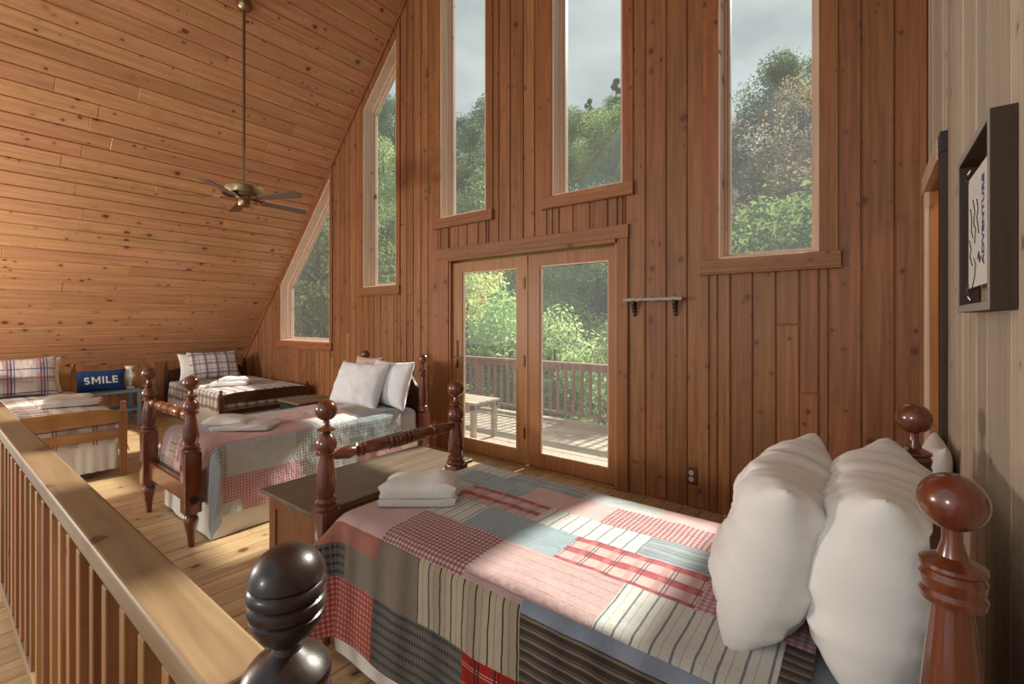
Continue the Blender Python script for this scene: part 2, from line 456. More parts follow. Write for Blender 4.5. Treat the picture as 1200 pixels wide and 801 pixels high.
for a, b in zip(edges, edges[1:]):
    cuts = sorted({a, b, *[q for h in HOLES for q in (h[0][0], h[1][0]) if a + .004 < q < b - .004]})
    for p, q in zip(cuts, cuts[1:]):
        if q - p < .012: continue
        mid = (p + q) / 2
        hs = [h for h in HOLES if hole_at(h, mid)]
        hs.sort(key=lambda h: h[0][1])
        low = zero
        for h in hs:
            if h[0][1] > .02: wallboard(p, q, low, lambda x, z=h[0][1]: z)
            low = (lambda x, h=h: h[3][1] + (h[2][1] - h[3][1]) * (x - h[0][0]) / (h[1][0] - h[0][0]))
        wallboard(p, q, low, topz)

# ceiling (slope in view) in boards along y
ceiling = empty('ceiling', (XK, D, roof(XK)), kind='structure')
V = Vector((math.cos(AL), 0, math.sin(AL))); N = Vector((math.sin(AL), 0, -math.cos(AL)))
slope_len = (XR - XK) / math.cos(AL)
k = 0; s = 0.0
O = Vector((XK, 0, roof(XK))) - N * .02
while s < slope_len:
    w = .157 if s + .157 < slope_len else slope_len - s
    ys = [D + .02]; y = D + .02
    first = True
    while y > -1.6:
        y -= R.uniform(.5, 2.6) if first else R.uniform(1.4, 3.0); first = False
        if y < -1.3: y = -1.61
        ys.append(y)
    for y1, y0 in zip(ys, ys[1:]):
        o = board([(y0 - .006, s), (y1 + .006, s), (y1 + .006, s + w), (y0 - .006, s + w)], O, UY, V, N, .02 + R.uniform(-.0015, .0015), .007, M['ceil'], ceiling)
        o.location = -Vector(ceiling.location)
    s += w
MB().prism([(-1.62, 0), (D + .25, 0), (D + .25, slope_len + .02), (-1.62, slope_len + .02)], O - N * .005, UY, V, -N, .12).build('roof_deck', M['slab'], ceiling, loc=-Vector(ceiling.location))
V2 = Vector((-math.cos(AL), 0, math.sin(AL))); N2 = Vector((-math.sin(AL), 0, -math.cos(AL)))
l2 = (1.4 - XR) / math.cos(AL)
MB().prism([(-1.62, 0), (D + .25, 0), (D + .25, l2), (-1.62, l2)], Vector((1.4, 0, ZR - SL * (1.4 - XR))), UY, V2, -N2, .12).build('ceiling_far_slope', M['slab'], kind=None) if False else None
fs = MB().prism([(-1.62, 0), (D + .25, 0), (D + .25, l2), (-1.62, l2)], Vector((1.4, 0, ZR - SL * (1.4 - XR))), UY, V2, -N2, .12).build('ceiling_slope_right', M['slab']); tag(fs, kind='structure')

# knee wall
kw = empty('wall_left', (XK, 0, 0), kind='structure')
y = -1.6
while y < D:
    w = min(.14, D - y)
    board([(y, 0), (y + w, 0), (y + w, roof(XK) + .02), (y, roof(XK) + .02)], (XK - .02, 0, 0), UY, UZ, UX, .02, .004, M['wall'], kw).location = (-XK, 0, 0)
    y += w

# floor boards along y
floor = empty('floor', (0, 0, 0), kind='structure')
x = XK
while x < 1.3:
    w = min(R.choice((.135, .14, .15)), 1.3 - x)
    yend = .20 if x + w < -.72 else -2.2
    ys = [D + .02]; y = D
    while y > yend:
        y -= R.uniform(1.0, 3.0)
        if y < yend + .5: y = yend
        ys.append(y)
    for y1, y0 in zip(ys, ys[1:]):
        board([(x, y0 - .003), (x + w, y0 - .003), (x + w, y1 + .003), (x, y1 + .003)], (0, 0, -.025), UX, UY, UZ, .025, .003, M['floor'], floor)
    x += w
MB().box((XK, .18, -.26), (1.3, D + .22, -.026)).box((-.70, -2.2, -.26), (1.3, .18, -.026)).build('joists', M['lower'], floor)
tag(MB().box((XK - .2, -8, -2.75), (4, .2, -2.65)).build('floor_lower', M['lower']), kind='structure')
tag(MB().box((XK, .17, -2.65), (-.70, .19, -.26)).build('wall_lower', M['wall']), kind='structure')

# right wall: narrow upright whitewashed boards with a doorway beside the window wall
wall_right = empty('wall_right', (XW, 0, 0), kind='structure')
y = -1.2; DY0, DY1, DZ = 2.80, 3.45, 2.14
while y < D:
    w = R.choice((.13, .15, .17)); y1 = min(y + w, D)
    cuts = sorted({y, y1, *[c for c in (DY0, DY1) if y < c < y1]})
    for p, q in zip(cuts, cuts[1:]):
        if q - p < .01: continue
        z0 = DZ if DY0 < (p + q) / 2 < DY1 else 0
        board([(p, z0), (q, z0), (q, 4.2), (p, 4.2)], (XW + .02, 0, 0), UY, UZ, -UX, .02 + R.uniform(-.002, .002), .0055, M['right'], wall_right).location = (-XW, 0, 0)
    y = y1
d2 = empty('door_2', (XW, DY0, 0), kind='structure')
dl = (-XW, -DY0, 0)
MB().box((XW - .024, DY0 - .09, 0), (XW, DY0 - .004, DZ), .003).build('casing', M['frame'], d2, loc=dl)
MB().box((XW - .026, DY0 - .092, DZ), (XW, DY0 - .002, DZ + .09), .002).build('head_block', M['blackwood'], d2, loc=dl)
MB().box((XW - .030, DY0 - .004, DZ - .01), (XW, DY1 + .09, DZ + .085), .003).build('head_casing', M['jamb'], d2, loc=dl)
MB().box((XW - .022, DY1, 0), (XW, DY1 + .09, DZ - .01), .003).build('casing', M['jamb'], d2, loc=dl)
MB().box((XW, DY0 - .004, 0), (XW + .16, DY0 + .016, DZ), .002).build('jamb', M['orange'], d2, loc=dl)
MB().box((XW, DY1 - .016, 0), (XW + .16, DY1 + .004, DZ), .002).build('jamb', M['orange'], d2, loc=dl)
MB().box((XW, DY0, DZ - .016), (XW + .16, DY1, DZ + .004), .002).build('head_jamb', M['orange'], d2, loc=dl)
tag(MB().box((1.28, 2.4, 0), (1.3, D, 3.0)).build('wall_closet', M['orange']), kind='structure')
tag(MB().box((XW + .02, 2.4, 0), (1.3, 2.42, 3.0)).build('wall_closet_side', M['orange']), kind='structure')
tag(MB().box((XW - .035, D - .030, 0), (XW - .004, D - .001, 4.0), .004).build('trim_1', M['trimz']), kind='structure')
cl_ = bpy.data.lights.new('closet_fill_light', 'POINT'); cl_.energy = 9; cl_.color = (1, .72, .42); cl_.shadow_soft_size = .05  # unseen warm light, added so the boards in the doorway show bright orange
clo = bpy.data.objects.new('closet_fill_light', cl_); COL.objects.link(clo); clo.location = (.75, 2.75, 2.3)
# rake board where roof and window wall meet
tr_ = MB()
L_ = (XR - XK) / math.cos(AL)
tr_.prism([(0, 0), (L_, 0), (L_, .055), (0, .055)], Vector((XK, D, roof(XK))), V, N, -UY, .018)
tag(tr_.build('trim_2', M['trimz']), kind='structure')

# windows
def window(i, op, case_r=.09, sill_out=.1):
    w = empty('window_%d' % i, (op[0][0], D, op[0][1]), kind='structure')
    off = (-op[0][0], -D, -op[0][1])
    A = lambda o: setattr(o, 'location', off)
    a = op; b = inset(op, .018)
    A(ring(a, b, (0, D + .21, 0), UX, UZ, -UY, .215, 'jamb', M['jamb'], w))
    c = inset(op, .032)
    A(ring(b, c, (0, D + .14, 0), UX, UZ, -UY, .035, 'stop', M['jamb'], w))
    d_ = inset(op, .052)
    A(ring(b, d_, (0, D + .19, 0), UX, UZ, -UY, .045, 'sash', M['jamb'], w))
    g = inset(op, .045)
    A(MB().prism(g, (0, D + .170, 0), UX, UZ, UY, .006).build('pane', M['glass'], w))
    o = inset(op, -case_r)
    n = len(op)
    for k in range(n):
        if k == 0: continue                                   # the sill board stands there
        j = (k + 1) % n
        q = [op[k], o[k], o[j], op[j]]
        # side pieces stop on the sill board
        q = [(px, max(pz, op[0][1])) for px, pz in q]
        if k == 3 or k == 1 or True:
            A(MB().prism(q, (0, D, 0), UX, UZ, -UY, .012).build('casing', M['trimz'], w))
    x0, x1, z = op[0][0], op[1][0], op[0][1]
    A(MB().box((x0 - sill_out, D - .035, z - .100), (x1 + sill_out, D, z), .005).build('sill', M['trimwood'], w))
    A(MB().box((x0 - sill_out - .004, D - .044, z - .112), (x1 + sill_out + .004, D, z - .100), .003).build('sill_lip', M['trimwood'], w))
    return w
window(1, W0, .065, .07); window(2, W1, .07, .08); window(3, W2); window(4, W3); window(5, W4, .10, .12)

# glazed double doors
d1 = empty('door_1', (DOOR[0][0], D, 0), kind='structure')
dl = (-DOOR[0][0], -D, 0)
x0, x1, zt = DOOR[0][0], DOOR[1][0], DOOR[2][1]
MB().box((x0 - .185, D - .022, 0), (x0 - .002, D, zt + .012), .004).build('casing', M['trimz'], d1, loc=dl)
MB().box((x1 + .002, D - .022, 0), (x1 + .10, D, zt + .012), .004).build('casing', M['trimz'], d1, loc=dl)
MB().box((x0 - .19, D - .026, zt + .012), (x1 + .105, D, zt + .125), .004).build('head_casing', M['trimwood'], d1, loc=dl)
MB().box((x0 - .01, D - .045, zt - .025), (x1 + .0, D, zt + .012), .004).build('head_stop', M['trimwood'], d1, loc=dl)
MB().box((x0, D - .01, 0), (x0 + .022, D + .2, zt), .002).build('jamb', M['door'], d1, loc=dl)
MB().box((x1 - .022, D - .01, 0), (x1, D + .2, zt), .002).build('jamb', M['door'], d1, loc=dl)
MB().box((x0, D, zt - .022), (x1, D + .2, zt), .002).build('head_jamb', M['door'], d1, loc=dl)
MB().box((x0, D - .01, -.01), (x1, D + .24, .018), .004).build('threshold', M['door'], d1, loc=dl)
def leaf(xa, xb, ga, gb):
    out = [(xa, .022), (xb, .022), (xb, 2.04), (xa, 2.04)]
    inn = [(ga, .145), (gb, .145), (gb, 1.935), (ga, 1.935)]
    lf = ring(out, inn, (0, D + .075, 0), UX, UZ, -UY, .05, 'door_leaf', M['door'], d1); lf.location = dl
    p = inset(inn, .0)
    bead = inset(inn, .012)
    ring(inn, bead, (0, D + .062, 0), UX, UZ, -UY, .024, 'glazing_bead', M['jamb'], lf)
    MB().prism(inset(inn, -.005), (0, D + .048, 0), UX, UZ, UY, .005).build('pane', M['glass'], lf)
    return lf
lf1 = leaf(x0 + .024, -2.612, -3.482, -2.748)
lf2 = leaf(-2.600, x1 - .024, -2.470, -1.760)
for z in (.32, 1.02, 1.78):
    MB().box((-2.655, D + .017, z - .055), (-2.638, D + .026, z + .055), .002).build('hinge', M['iron'], lf1)
h = MB().box((-3.566, D + .018, .90), (-3.536, D + .026, 1.20), .003).build('handle_plate', M['iron'], lf1)
MB().tube([(-3.551, D + .02, 1.02), (-3.551, D - .035, 1.02), (-3.53, D - .042, 1.02), (-3.455, D - .042, 1.015)], .009).build('door_handle', M['nickel'], lf1, smooth=True)

# ------------------------------------------------------------------ outdoors
tag(MB().box((-14, D + .24, -.30), (2.4, 6.02, -.135)).build('deck_frame', M['deckrail']), kind='structure')
deck = empty('deck', (-3, 5, -.1), kind='structure')
y = D + .24
while y < 6.0:
    xs = [-7.5]; x = -7.5
    while x < 1.8:
        x += R.uniform(2.4, 4.0)
        if x > 1.2: x = 2.2
        xs.append(x)
    for a, b in zip(xs, xs[1:]):
        board([(a, y), (b, y), (b, y + .137), (a, y + .137)], (0, 0, -.135), UX, UY, UZ, .035, .004, M['deck'], deck, 'deck_board').location = (3, -5, .1)
    y += .143
dr = empty('deck_railing', (-3, 5.92, -.1), label='weathered wooden deck railing with upright balusters seen through the glazed doors', cat='railing')
dl = (3, -5.92, .1)
MB().box((-7.5, 5.85, .765), (2.2, 5.99, .80), .004).build('cap_rail', M['deckrail'], dr, loc=dl)
MB().box((-7.5, 5.90, .68), (2.2, 5.94, .765), .003).build('top_rail', M['deckrail'], dr, loc=dl)
MB().box((-7.5, 5.90, .02), (2.2, 5.94, .06), .003).build('bottom_rail', M['deckrail'], dr, loc=dl)
MB().box((-7.5, 5.88, -.1), (2.2, 5.99, -.06), .003).build('kick_board', M['deck'], dr, loc=dl)
bal = MB().box((-.018, -.018, .055), (.018, .018, .69), .003).build('baluster', M['deckrail'], dr, loc=(-7.4 + 3, 0, .1))
x = -7.4 + .137
while x < 2.1:
    o = bal.copy(); COL.objects.link(o); o.location = (x + 3, 0, .1); x += .137
for px in (-7.4, -5.30, -3.2 + 4.4):
    MB().box((-.05, -.05, -.1), (.05, .05, .765), .004).build('post', M['deckrail'], dr, loc=(px + 3, 0, .1))
bn = empty('deck_bench', (-4.45, 4.45, -.1), label='pale low slatted wooden bench standing on the deck outside the door', cat='bench')
for k in range(4):
    MB().box((-.75, -.25 + .127 * k, .47), (.62, -.25 + .127 * k + .118, .50), .004).build('slat', M['deck'], bn)
for sx in (-.66, .56):
    for sy in (-.2, .2):
        MB().box((sx - .03, sy - .03, 0), (sx + .03, sy + .03, .47), .003).build('leg', M['deck'], bn)
MB().box((-.69, -.23, .40), (.59, -.20, .47), .002).build('apron', M['deck'], bn)
MB().box((-.69, .20, .40), (.59, .23, .47), .002).build('apron', M['deck'], bn)

# hill
def hill(x, y):
    d = math.hypot(x + 2, y)
    t = max(0, d - 11)
    z = -4.2 + .47 * t
    if d > 50: z = -4.2 + .47 * 39 + .12 * (d - 50)
    return z + 1.2 * noise.noise((x * .07, y * .07, 3.1))
vs, fcs = [], []
NA, NR = 48, 30
for i in range(NA + 1):
    a = math.radians(-40 + 140 * i / NA)
    for j in range(NR + 1):
        r = 4.5 + 70 * (j / NR) ** 1.3
        x, y = -2 - math.sin(a) * r, math.cos(a) * r
        vs.append((x, y, hill(x, y)))
for i in range(NA):
    for j in range(NR):
        q = i * (NR + 1) + j; fcs.append((q, q + 1, q + NR + 2, q + NR + 1))
tag(pyd('ground', vs, fcs, M['ground'], smooth=True), kind='structure')

def crown_mesh(name, seed, kind, h, rad, n, leaf, mat, cone=False, sparse=1.0):
    r = random.Random(seed); v = []; f = []
    blobs = []
    nb = 26
    for _ in range(nb):
        t = r.uniform(.22, 1.0)
        rr = rad * (1.05 - t) ** .8 if cone else rad * math.sin(PI * min(1, max(.08, (t - .12) / .95))) ** .6
        a = r.uniform(0, 2 * PI); q = rr * math.sqrt(r.random()) * .85
        blobs.append((q * math.cos(a), q * math.sin(a), h * t, rad * r.uniform(.22, .42) * (.6 if cone else 1) * sparse))
    for _ in range(n):
        bx, by, bz, br = r.choice(blobs)
        u = Vector((r.gauss(0, 1), r.gauss(0, 1), r.gauss(0, 1) * .8)).normalized() * br * (r.random() ** .35)
        c = Vector((bx, by, bz)) + u
        nrm = (u.normalized() * .6 + Vector((r.gauss(0, .6), r.gauss(0, .6), r.gauss(.35, .6)))).normalized()
        e1 = nrm.orthogonal().normalized(); e2 = nrm.cross(e1)
        a = r.uniform(0, 2 * PI); e1, e2 = e1 * math.cos(a) + e2 * math.sin(a), e2 * math.cos(a) - e1 * math.sin(a)
        s = leaf * r.uniform(.6, 1.3); i = len(v)
        v += [c - e1 * s, c - e2 * s * .55, c + e1 * s, c + e2 * s * .55]; f.append((i, i + 1, i + 2, i + 3))
    me = bpy.data.meshes.new(name); me.from_pydata([tuple(x) for x in v], [], f); me.materials.append(mat); me.update()
    tb = MB()
    tb.tube([(0, 0, -.6), (.05, .02, h * .3), (-.06, .05, h * .6), (0, 0, h * .92)], [h * .022, h * .017, h * .011, h * .003], 7)
    for _ in range(9):
        a = r.uniform(0, 2 * PI); z = h * r.uniform(.28, .8); l = rad * r.uniform(.5, .95)
        tb.tube([(0, 0, z), (l * .5 * math.cos(a), l * .5 * math.sin(a), z + l * .25), (l * math.cos(a), l * math.sin(a), z + l * .45)], [h * .007, h * .004, h * .0015], 5)
    bmesh.ops.recalc_face_normals(tb.b, faces=tb.b.faces)
    tm = bpy.data.meshes.new('trunk'); tb.b.to_mesh(tm); tb.b.free(); tm.materials.append(M['bark'])
    return me, tm
KINDS = [
    (crown_mesh('foliage', 1, 'b', 8.5, 2.6, 15000, .060, LEAF[0]), 'bright light-green leafy tree', 'bright green trees'),
    (crown_mesh('foliage', 2, 'm', 10.0, 3.1, 16000, .080, LEAF[1]), 'mid-green broadleaf tree', 'mid-green hillside trees'),
    (crown_mesh('foliage', 3, 'd', 11.0, 3.0, 16000, .085, LEAF[2]), 'dark blue-green bushy tree', 'dark hillside trees'),
    (crown_mesh('foliage', 4, 't', 9.0, 3.0, 11000, .07, LEAF[3], sparse=.9), 'thin tan-budded tree', 'tan hillside trees'),
    (crown_mesh('foliage', 5, 'p', 13.0, 2.3, 10000, .10, LEAF[2], cone=True, sparse=.8), 'tall dark narrow tree', 'tall narrow trees')]
RT = random.Random(11)
def tree(kind, x, y, sc, d=47):
    (fm, tm), lab, grp = KINDS[kind]
    where = 'just beyond the deck' if d < 12 else 'low on the hillside behind the deck' if d < 24 else 'halfway up the hillside' if d < 42 else 'on the crest of the hill against the sky'
    lab += ' ' + where; grp += ' ' + where
    t = empty('tree', (x, y, hill(x, y) - .3), RT.uniform(0, 6.28), lab, 'tree', grp)
    s = (sc * RT.uniform(.9, 1.1), sc * RT.uniform(.9, 1.1), sc)
    for nm, me in (('foliage', fm), ('trunk', tm)):
        o = bpy.data.objects.new(nm, me); COL.objects.link(o); o.parent = t; o.scale = s
PLACED = []
for d, n, a0, a1 in ((9.6, 10, -14, 64), (14.5, 11, -15, 68), (20, 13, -15, 70), (26, 15, -15, 72), (32.5, 17, -15, 73), (39.5, 19, -15, 74), (47, 22, -15, 75)):
    for k in range(n):
        for attempt in range(12):
            a = a0 + (a1 - a0) * (k + RT.uniform(0, 1)) / n
            dd = d + RT.uniform(-1.8, 1.8); ar = math.radians(a)
            x, y = -2 - math.sin(ar) * dd, math.cos(ar) * dd
            if y > 8.0 and all(math.hypot(x - p, y - q) > 3.0 for p, q in PLACED): break
        else: continue
        PLACED.append((x, y))
        if a < 14 and d > 17: kd = RT.choice((3, 3, 2, 1, 3))
        elif d < 12: kd = RT.choice((0, 0, 0, 1))
        elif d < 24: kd = RT.choice((0, 0, 1, 1))
        elif d < 42: kd = RT.choice((0, 1, 1, 2))
        else: kd = RT.choice((1, 2, 2))
        tree(kd, x, y, RT.uniform(.8, 1.1) * (.82 if d < 12 else .78 if d < 17 else 1), d)
def ray(px, d):
    u = (px - 600) / 541.0; dx, dy = -math.sin(YAW) + u * math.cos(YAW), math.cos(YAW) + u * math.sin(YAW)
    l = math.hypot(dx, dy); return dx / l * d, dy / l * d
for px, d, kd, sc in ((548, 10.5, 0, .85), (578, 12.5, 0, .9), (612, 10.8, 1, .8), (646, 11.5, 0, .85), (682, 10.2, 1, .75), (712, 12.0, 0, .9), (630, 15.0, 0, 1.0), (665, 15.8, 0, 1.05), (702, 15.0, 0, 1.0), (650, 9.4, 0, .7), (600, 9.2, 0, .7), (345, 16.5, 0, 1.0), (372, 15.0, 1, .9), (452, 14.0, 0, .95), (548, 18, 0, 1.0)):
    x, y = ray(px, d)
    if all(math.hypot(x - p, y - q) > 1.5 for p, q in PLACED):
        PLACED.append((x, y)); tree(kd, x, y, sc, d)
tree(4, *ray(722, 43), 1.0); tree(4, *ray(690, 45), .88); tree(2, *ray(938, 45), 1.12)

# ------------------------------------------------------------------ loft railing
rl = empty('loft_railing', (-2.5, .285, 0), label='broad flat-topped pine guard rail with square balusters along the stair opening', cat='railing')
off = (2.5, -.285, 0)
MB().box((-9, .240, .865), (-.705, .330, .910), .007, 3).build('handrail', M['rail'], rl, loc=off)
MB().box((-9, .268, .800), (-.715, .304, .865), .003).build('sub_rail', M['rail'], rl, loc=off)
MB().box((-9, .262, .060), (-.715, .308, .098), .003).build('bottom_rail', M['rail'], rl, loc=off)
b0 = MB().box((-.019, -.019, .098), (.019, .019, .80), .003).build('baluster', M['baluster'], rl, loc=(-.84 + 2.5, 0, 0))
x = -.975
while x > -8.8:
    o = b0.copy(); COL.objects.link(o); o.location = (x + 2.5, R.uniform(-.002, .002), 0); x -= .138
MB().box((-.765, .245, 0), (-.712, .325, .865), .004).build('newel_post', M['rail'], rl, loc=off)

# ------------------------------------------------------------------ cloth helpers
def uvmesh(name, grid, uvs, faces, mats, fmat, parent=None, **kw):
    me = bpy.data.meshes.new(name); me.from_pydata([tuple(p) for p in grid], [], faces)
    for m in mats: me.materials.append(m)
    ul = me.uv_layers.new(name='UVMap')
    for p in me.polygons:
        if fmat: p.material_index = fmat[p.index]
        for li in p.loop_indices: ul.data[li].uv = uvs[me.loops[li].vertex_index]
    me.update()
    return link(name, me, None, parent, smooth=True, **kw)

def sst(a, b, x):
    if a == b: return 1.0 if x >= a else 0.0
    t = min(1, max(0, (x - a) / (b - a))); return t * t * (3 - 2 * t)

def bed_cover(name, L, W, zt, Rr, near, far, foot, mats, patch, wing=0.0, res=.02, wr=.010, seed=0, foot_bulge=0.0):
    """quilt in bed-local space: X 0 (foot) .. L (head), Y 0 (near side) .. W; hangs over near, far and foot"""
    nx = int(round((L + foot) / res)); ny = int(round((W + near + far) / res))
    arc = Rr * PI / 2
    def od(e):
        if e <= 0: return 0.0, 0.0
        if e < arc: return Rr * math.sin(e / Rr), Rr * (1 - math.cos(e / Rr))
        return Rr + .05 * (e - arc), Rr + (e - arc)
    P, UV = [], []
    for i in range(nx + 1):
        a = -foot + i * res
        for j in range(ny + 1):
            b = -near + j * res
            ea = max(0, -a); en = max(0, -b); ef = max(0, b - W); es = en or ef
            sgn = -1 if en > 0 else 1
            n1 = noise.noise((a * 3 + seed, b * 3, 1.7)); n2 = noise.noise((a * 11 + seed, b * 11, 5.2)); n3 = noise.noise((a * 26, b * 26 + seed, 9.2))
            if ea == 0 or es == 0:
                oy, dy = od(es); ox, dx = od(ea)
                X = a if ea == 0 else -ox
                Y = (b if es == 0 else (0 if en else W) + sgn * oy)
                Z = zt - dx - dy
                fall = max(dx, dy)
                if fall == 0:
                    Z += wr * (.5 * n1 + .35 * n2 + .22 * n3) + .012 * math.sin(PI * min(1, max(0, b / W)))
                else:
                    hang = sst(.02, .25, fall)
                    fold = hang * (.006 * math.sin((a if es else b) * 15 + 2 * n1 + seed) + .006 * n1) + wr * (.35 * n2 + .25 * n3)
                    if es: Y += sgn * fold
                    if ea: X -= fold * .5 + foot_bulge * math.sin(PI * min(1, dx / .45))
            else:
                r = math.hypot(ea, es); th = math.degrees(math.atan2(es, ea))
                o_, d_ = od(r)
                ct, st = math.cos(math.radians(th)), math.sin(math.radians(th))
                X = -o_ * ct; Y = (0 if en else W) + sgn * o_ * st; Z = zt - d_
                if wing and en:
                    k = sst(.03, .20, r)
                    X += -k * r * wing * sst(8, 46, th) * (1 - sst(52, 90, th)) * 1.0
                    Y += -k * (.075 * sst(0, 16, th) * (1 - sst(70, 90, th)) + .02 * sst(40, 60, th) * (1 - sst(75, 90, th)))
                    Z += k * .02 * math.sin(math.radians(th) * 2)
                else:
                    bul = .42 * max(0, r - .06) * math.sin(math.radians(2 * th)) * .6
                    X -= bul * .7; Y += sgn * bul * .7
                X += wr * .3 * n2; Y += wr * .3 * n3
            P.append((X, Y, Z)); UV.append((a, b))
    F, FM = [], []
    for i in range(nx):
        for j in range(ny):
            q = i * (ny + 1) + j
            F.append((q, q + ny + 1, q + ny + 2, q + 1))
            FM.append(patch(-foot + (i + .5) * res, -near + (j + .5) * res))
    o = uvmesh(name, P, UV, F, mats, FM)
    return o

def pillow(name, w, h, t, mats, nu=44, nv=36, seed=0, wrinkle=.006, ears=.09, parent=None, crease=0.0, full=.45, ridge=0.0):
    P, UV, F = [], [], []
    for side in (1, -1):
        base = len(P)
        for i in range(nu + 1):
            u = -1 + 2 * i / nu
            for j in range(nv + 1):
                v = -1 + 2 * j / nv
                f = max(0, (1 - abs(u) ** 2.4) * (1 - abs(v) ** 2.4))
                th = t / 2 * f ** full
                x = w / 2 * u * (1 - ears * (1 - v * v) ** .9 * abs(u) ** 1.5)
                y = h / 2 * v * (1 - ears * 1.25 * (1 - u * u) ** .9 * abs(v) ** 1.5)
                edge = sst(.35, 1, max(abs(u), abs(v)))
                nz = noise.noise((x * 9 + seed, y * 9, side * 2.3)) * .7 + noise.noise((x * 22 + seed, y * 22, side)) * .35
                cr = crease * 1.6 * (edge * (noise.noise((x * 24 + seed, y * 5, side * 3.1)) * sst(.3, .9, abs(v)) + noise.noise((x * 5, y * 24 + seed, side * 7.7)) * sst(.3, .9, abs(u))) + .8 * abs(noise.noise((x * 7 + y * 5 + seed, y * 3 - x * 2, side * 1.3))))
                cr += ridge * (.5 - abs(noise.noise((x * 5 + y * 3.2 + seed, y * 8 - x * 4, side * .7)) + .35 * noise.noise((x * 12 + seed, y * 15, side)))) 
                inner = min(1, f * 5)
                z = side * (th + (wrinkle * nz + cr) * inner)
                x += wrinkle * .5 * noise.noise((y * 14, seed, 1)) ; y += wrinkle * .5 * noise.noise((x * 14, seed, 4))
                P.append((x, y, z)); UV.append((x, y))
        for i in range(nu):
            for j in range(nv):
                q = base + i * (nv + 1) + j
                f4 = (q, q + nv + 1, q + nv + 2, q + 1)
                F.append(f4 if side == 1 else f4[::-1])
    o = uvmesh(name, P, UV, F, mats if isinstance(mats, list) else [mats], None, parent)
    b = bmesh.new(); b.from_mesh(o.data); bmesh.ops.remove_doubles(b, verts=b.verts, dist=.0004); b.to_mesh(o.data); b.free()
    o.data.shade_smooth()
    return o

def folded_towel(name, w, d, layers, e, seed=0):
    """a towel folded back and forth: w along the folds, d deep, layers of thickness e"""
    cl = []
    for k in range(layers):
        y0, y1 = (-d / 2, d / 2) if k % 2 == 0 else (d / 2, -d / 2)
        z = e * (k + .5)
        for i in range(9): cl.append((y0 + (y1 - y0) * i / 8, z))
        if k < layers - 1:
            s_ = 1 if k % 2 == 0 else -1
            for a in (30, 60, 90, 120, 150): cl.append((y1 + s_ * e * .5 * math.sin(math.radians(a)), z + e * .5 * (1 - math.cos(math.radians(a)))))
    up, dn = [], []
    n = len(cl)
    for i, (y, z) in enumerate(cl):
        ya, za = cl[max(0, i - 1)]; yb, zb = cl[min(n - 1, i + 1)]
        l = math.hypot(yb - ya, zb - za) or 1e-9; ny, nz = -(zb - za) / l, (yb - ya) / l
        up.append((y + ny * e * .5, z + nz * e * .5)); dn.append((y - ny * e * .49, z - nz * e * .49))
    sec = up + dn[::-1]; m = len(sec); S = 18
    vs, fs = [], []
    for k in range(S + 1):
        x = -w / 2 + w * k / S
        u_ = 2 * k / S - 1; tp = 1 - .10 * (max(0, abs(u_) - .7) / .3) ** 2
        for i, (y, z) in enumerate(sec):
            g = noise.noise((x * 7 + seed, y * 7, z * 20)); g2 = noise.noise((x * 20 + seed, y * 20, z * 10))
            sag = .028 * (z / (layers * e)) * noise.noise((x * 6, seed, 2.0 + y * 4))
            ex = .008 * noise.noise((seed, y * 9, z * 50)) * (2 * k / S - 1)
            vs.append((x * (1 + .0) + ex * 2, y * tp + .006 * g, max(.001, (z + sag + .005 * g2 * (z / (layers * e)) + .020 * (z / (layers * e)) * (1 - u_ * u_) * (1 - (2 * y / d) ** 2)) * (1 - .30 * (max(0, abs(u_) - .7) / .3) ** 2))))
    for k in range(S):
        for i in range(m): fs.append((k * m + i, k * m + (i + 1) % m, (k + 1) * m + (i + 1) % m, (k + 1) * m + i))
    b = bmesh.new(); bv = [b.verts.new(v) for v in vs]
    for f in fs: b.faces.new([bv[i] for i in f])
    # caps as strips between the two sides of the cloth
    for k, fl in ((0, 1), (S, 0)):
        for i in range(n - 1):
            q = [bv[k * m + i], bv[k * m + i + 1], bv[k * m + m - 2 - i], bv[k * m + m - 1 - i]]
            b.faces.new(q[::-1] if fl else q)
    bmesh.ops.recalc_face_normals(b, faces=b.faces)
    me = bpy.data.meshes.new(name); b.to_mesh(me); b.free()
    return link(name, me, M['towel'], smooth=True, sharp=70)

# ------------------------------------------------------------------ four-poster beds
def ballp(r, z, n=9, a0=-80, a1=88):
    return [(r * math.cos(math.radians(a0 + (a1 - a0) * k / (n - 1))), z + r * math.sin(math.radians(a0 + (a1 - a0) * k / (n - 1)))) for k in range(n)]
FOOTPROF = [(.042, .590), (.050, .592), (.053, .602), (.050, .612), (.042, .616), (.046, .622), (.047, .632), (.042, .640), (.034, .645), (.036, .652), (.043, .672), (.045, .695),
            (.041, .735), (.034, .780), (.028, .815), (.027, .826), (.043, .831), (.043, .837), (.033, .843), (.043, .856), (.046, .872), (.042, .892), (.030, .910), (.016, .926),
            (.037, .934), (.037, .940), (.020, .948), (.0135, .960), (.0125, .975)]
HEADPROF = [(.048, .600), (.052, .606), (.048, .618), (.046, .626), (.050, .634), (.046, .646), (.040, .652), (.042, .700), (.043, .760), (.036, .840), (.029, .905), (.027, .925),
            (.042, .932), (.044, .944), (.040, .952), (.042, .960), (.044, .972), (.039, .982), (.044, .988), (.043, .994), (.020, 1.006), (.014, 1.03), (.0135, 1.055)]
LEGPROF = [(.016, 0.0), (.017, .008), (.020, .05), (.028, .10), (.038, .145), (.041, .165), (.036, .185), (.028, .193), (.036, .199), (.036, .207), (.030, .213)]
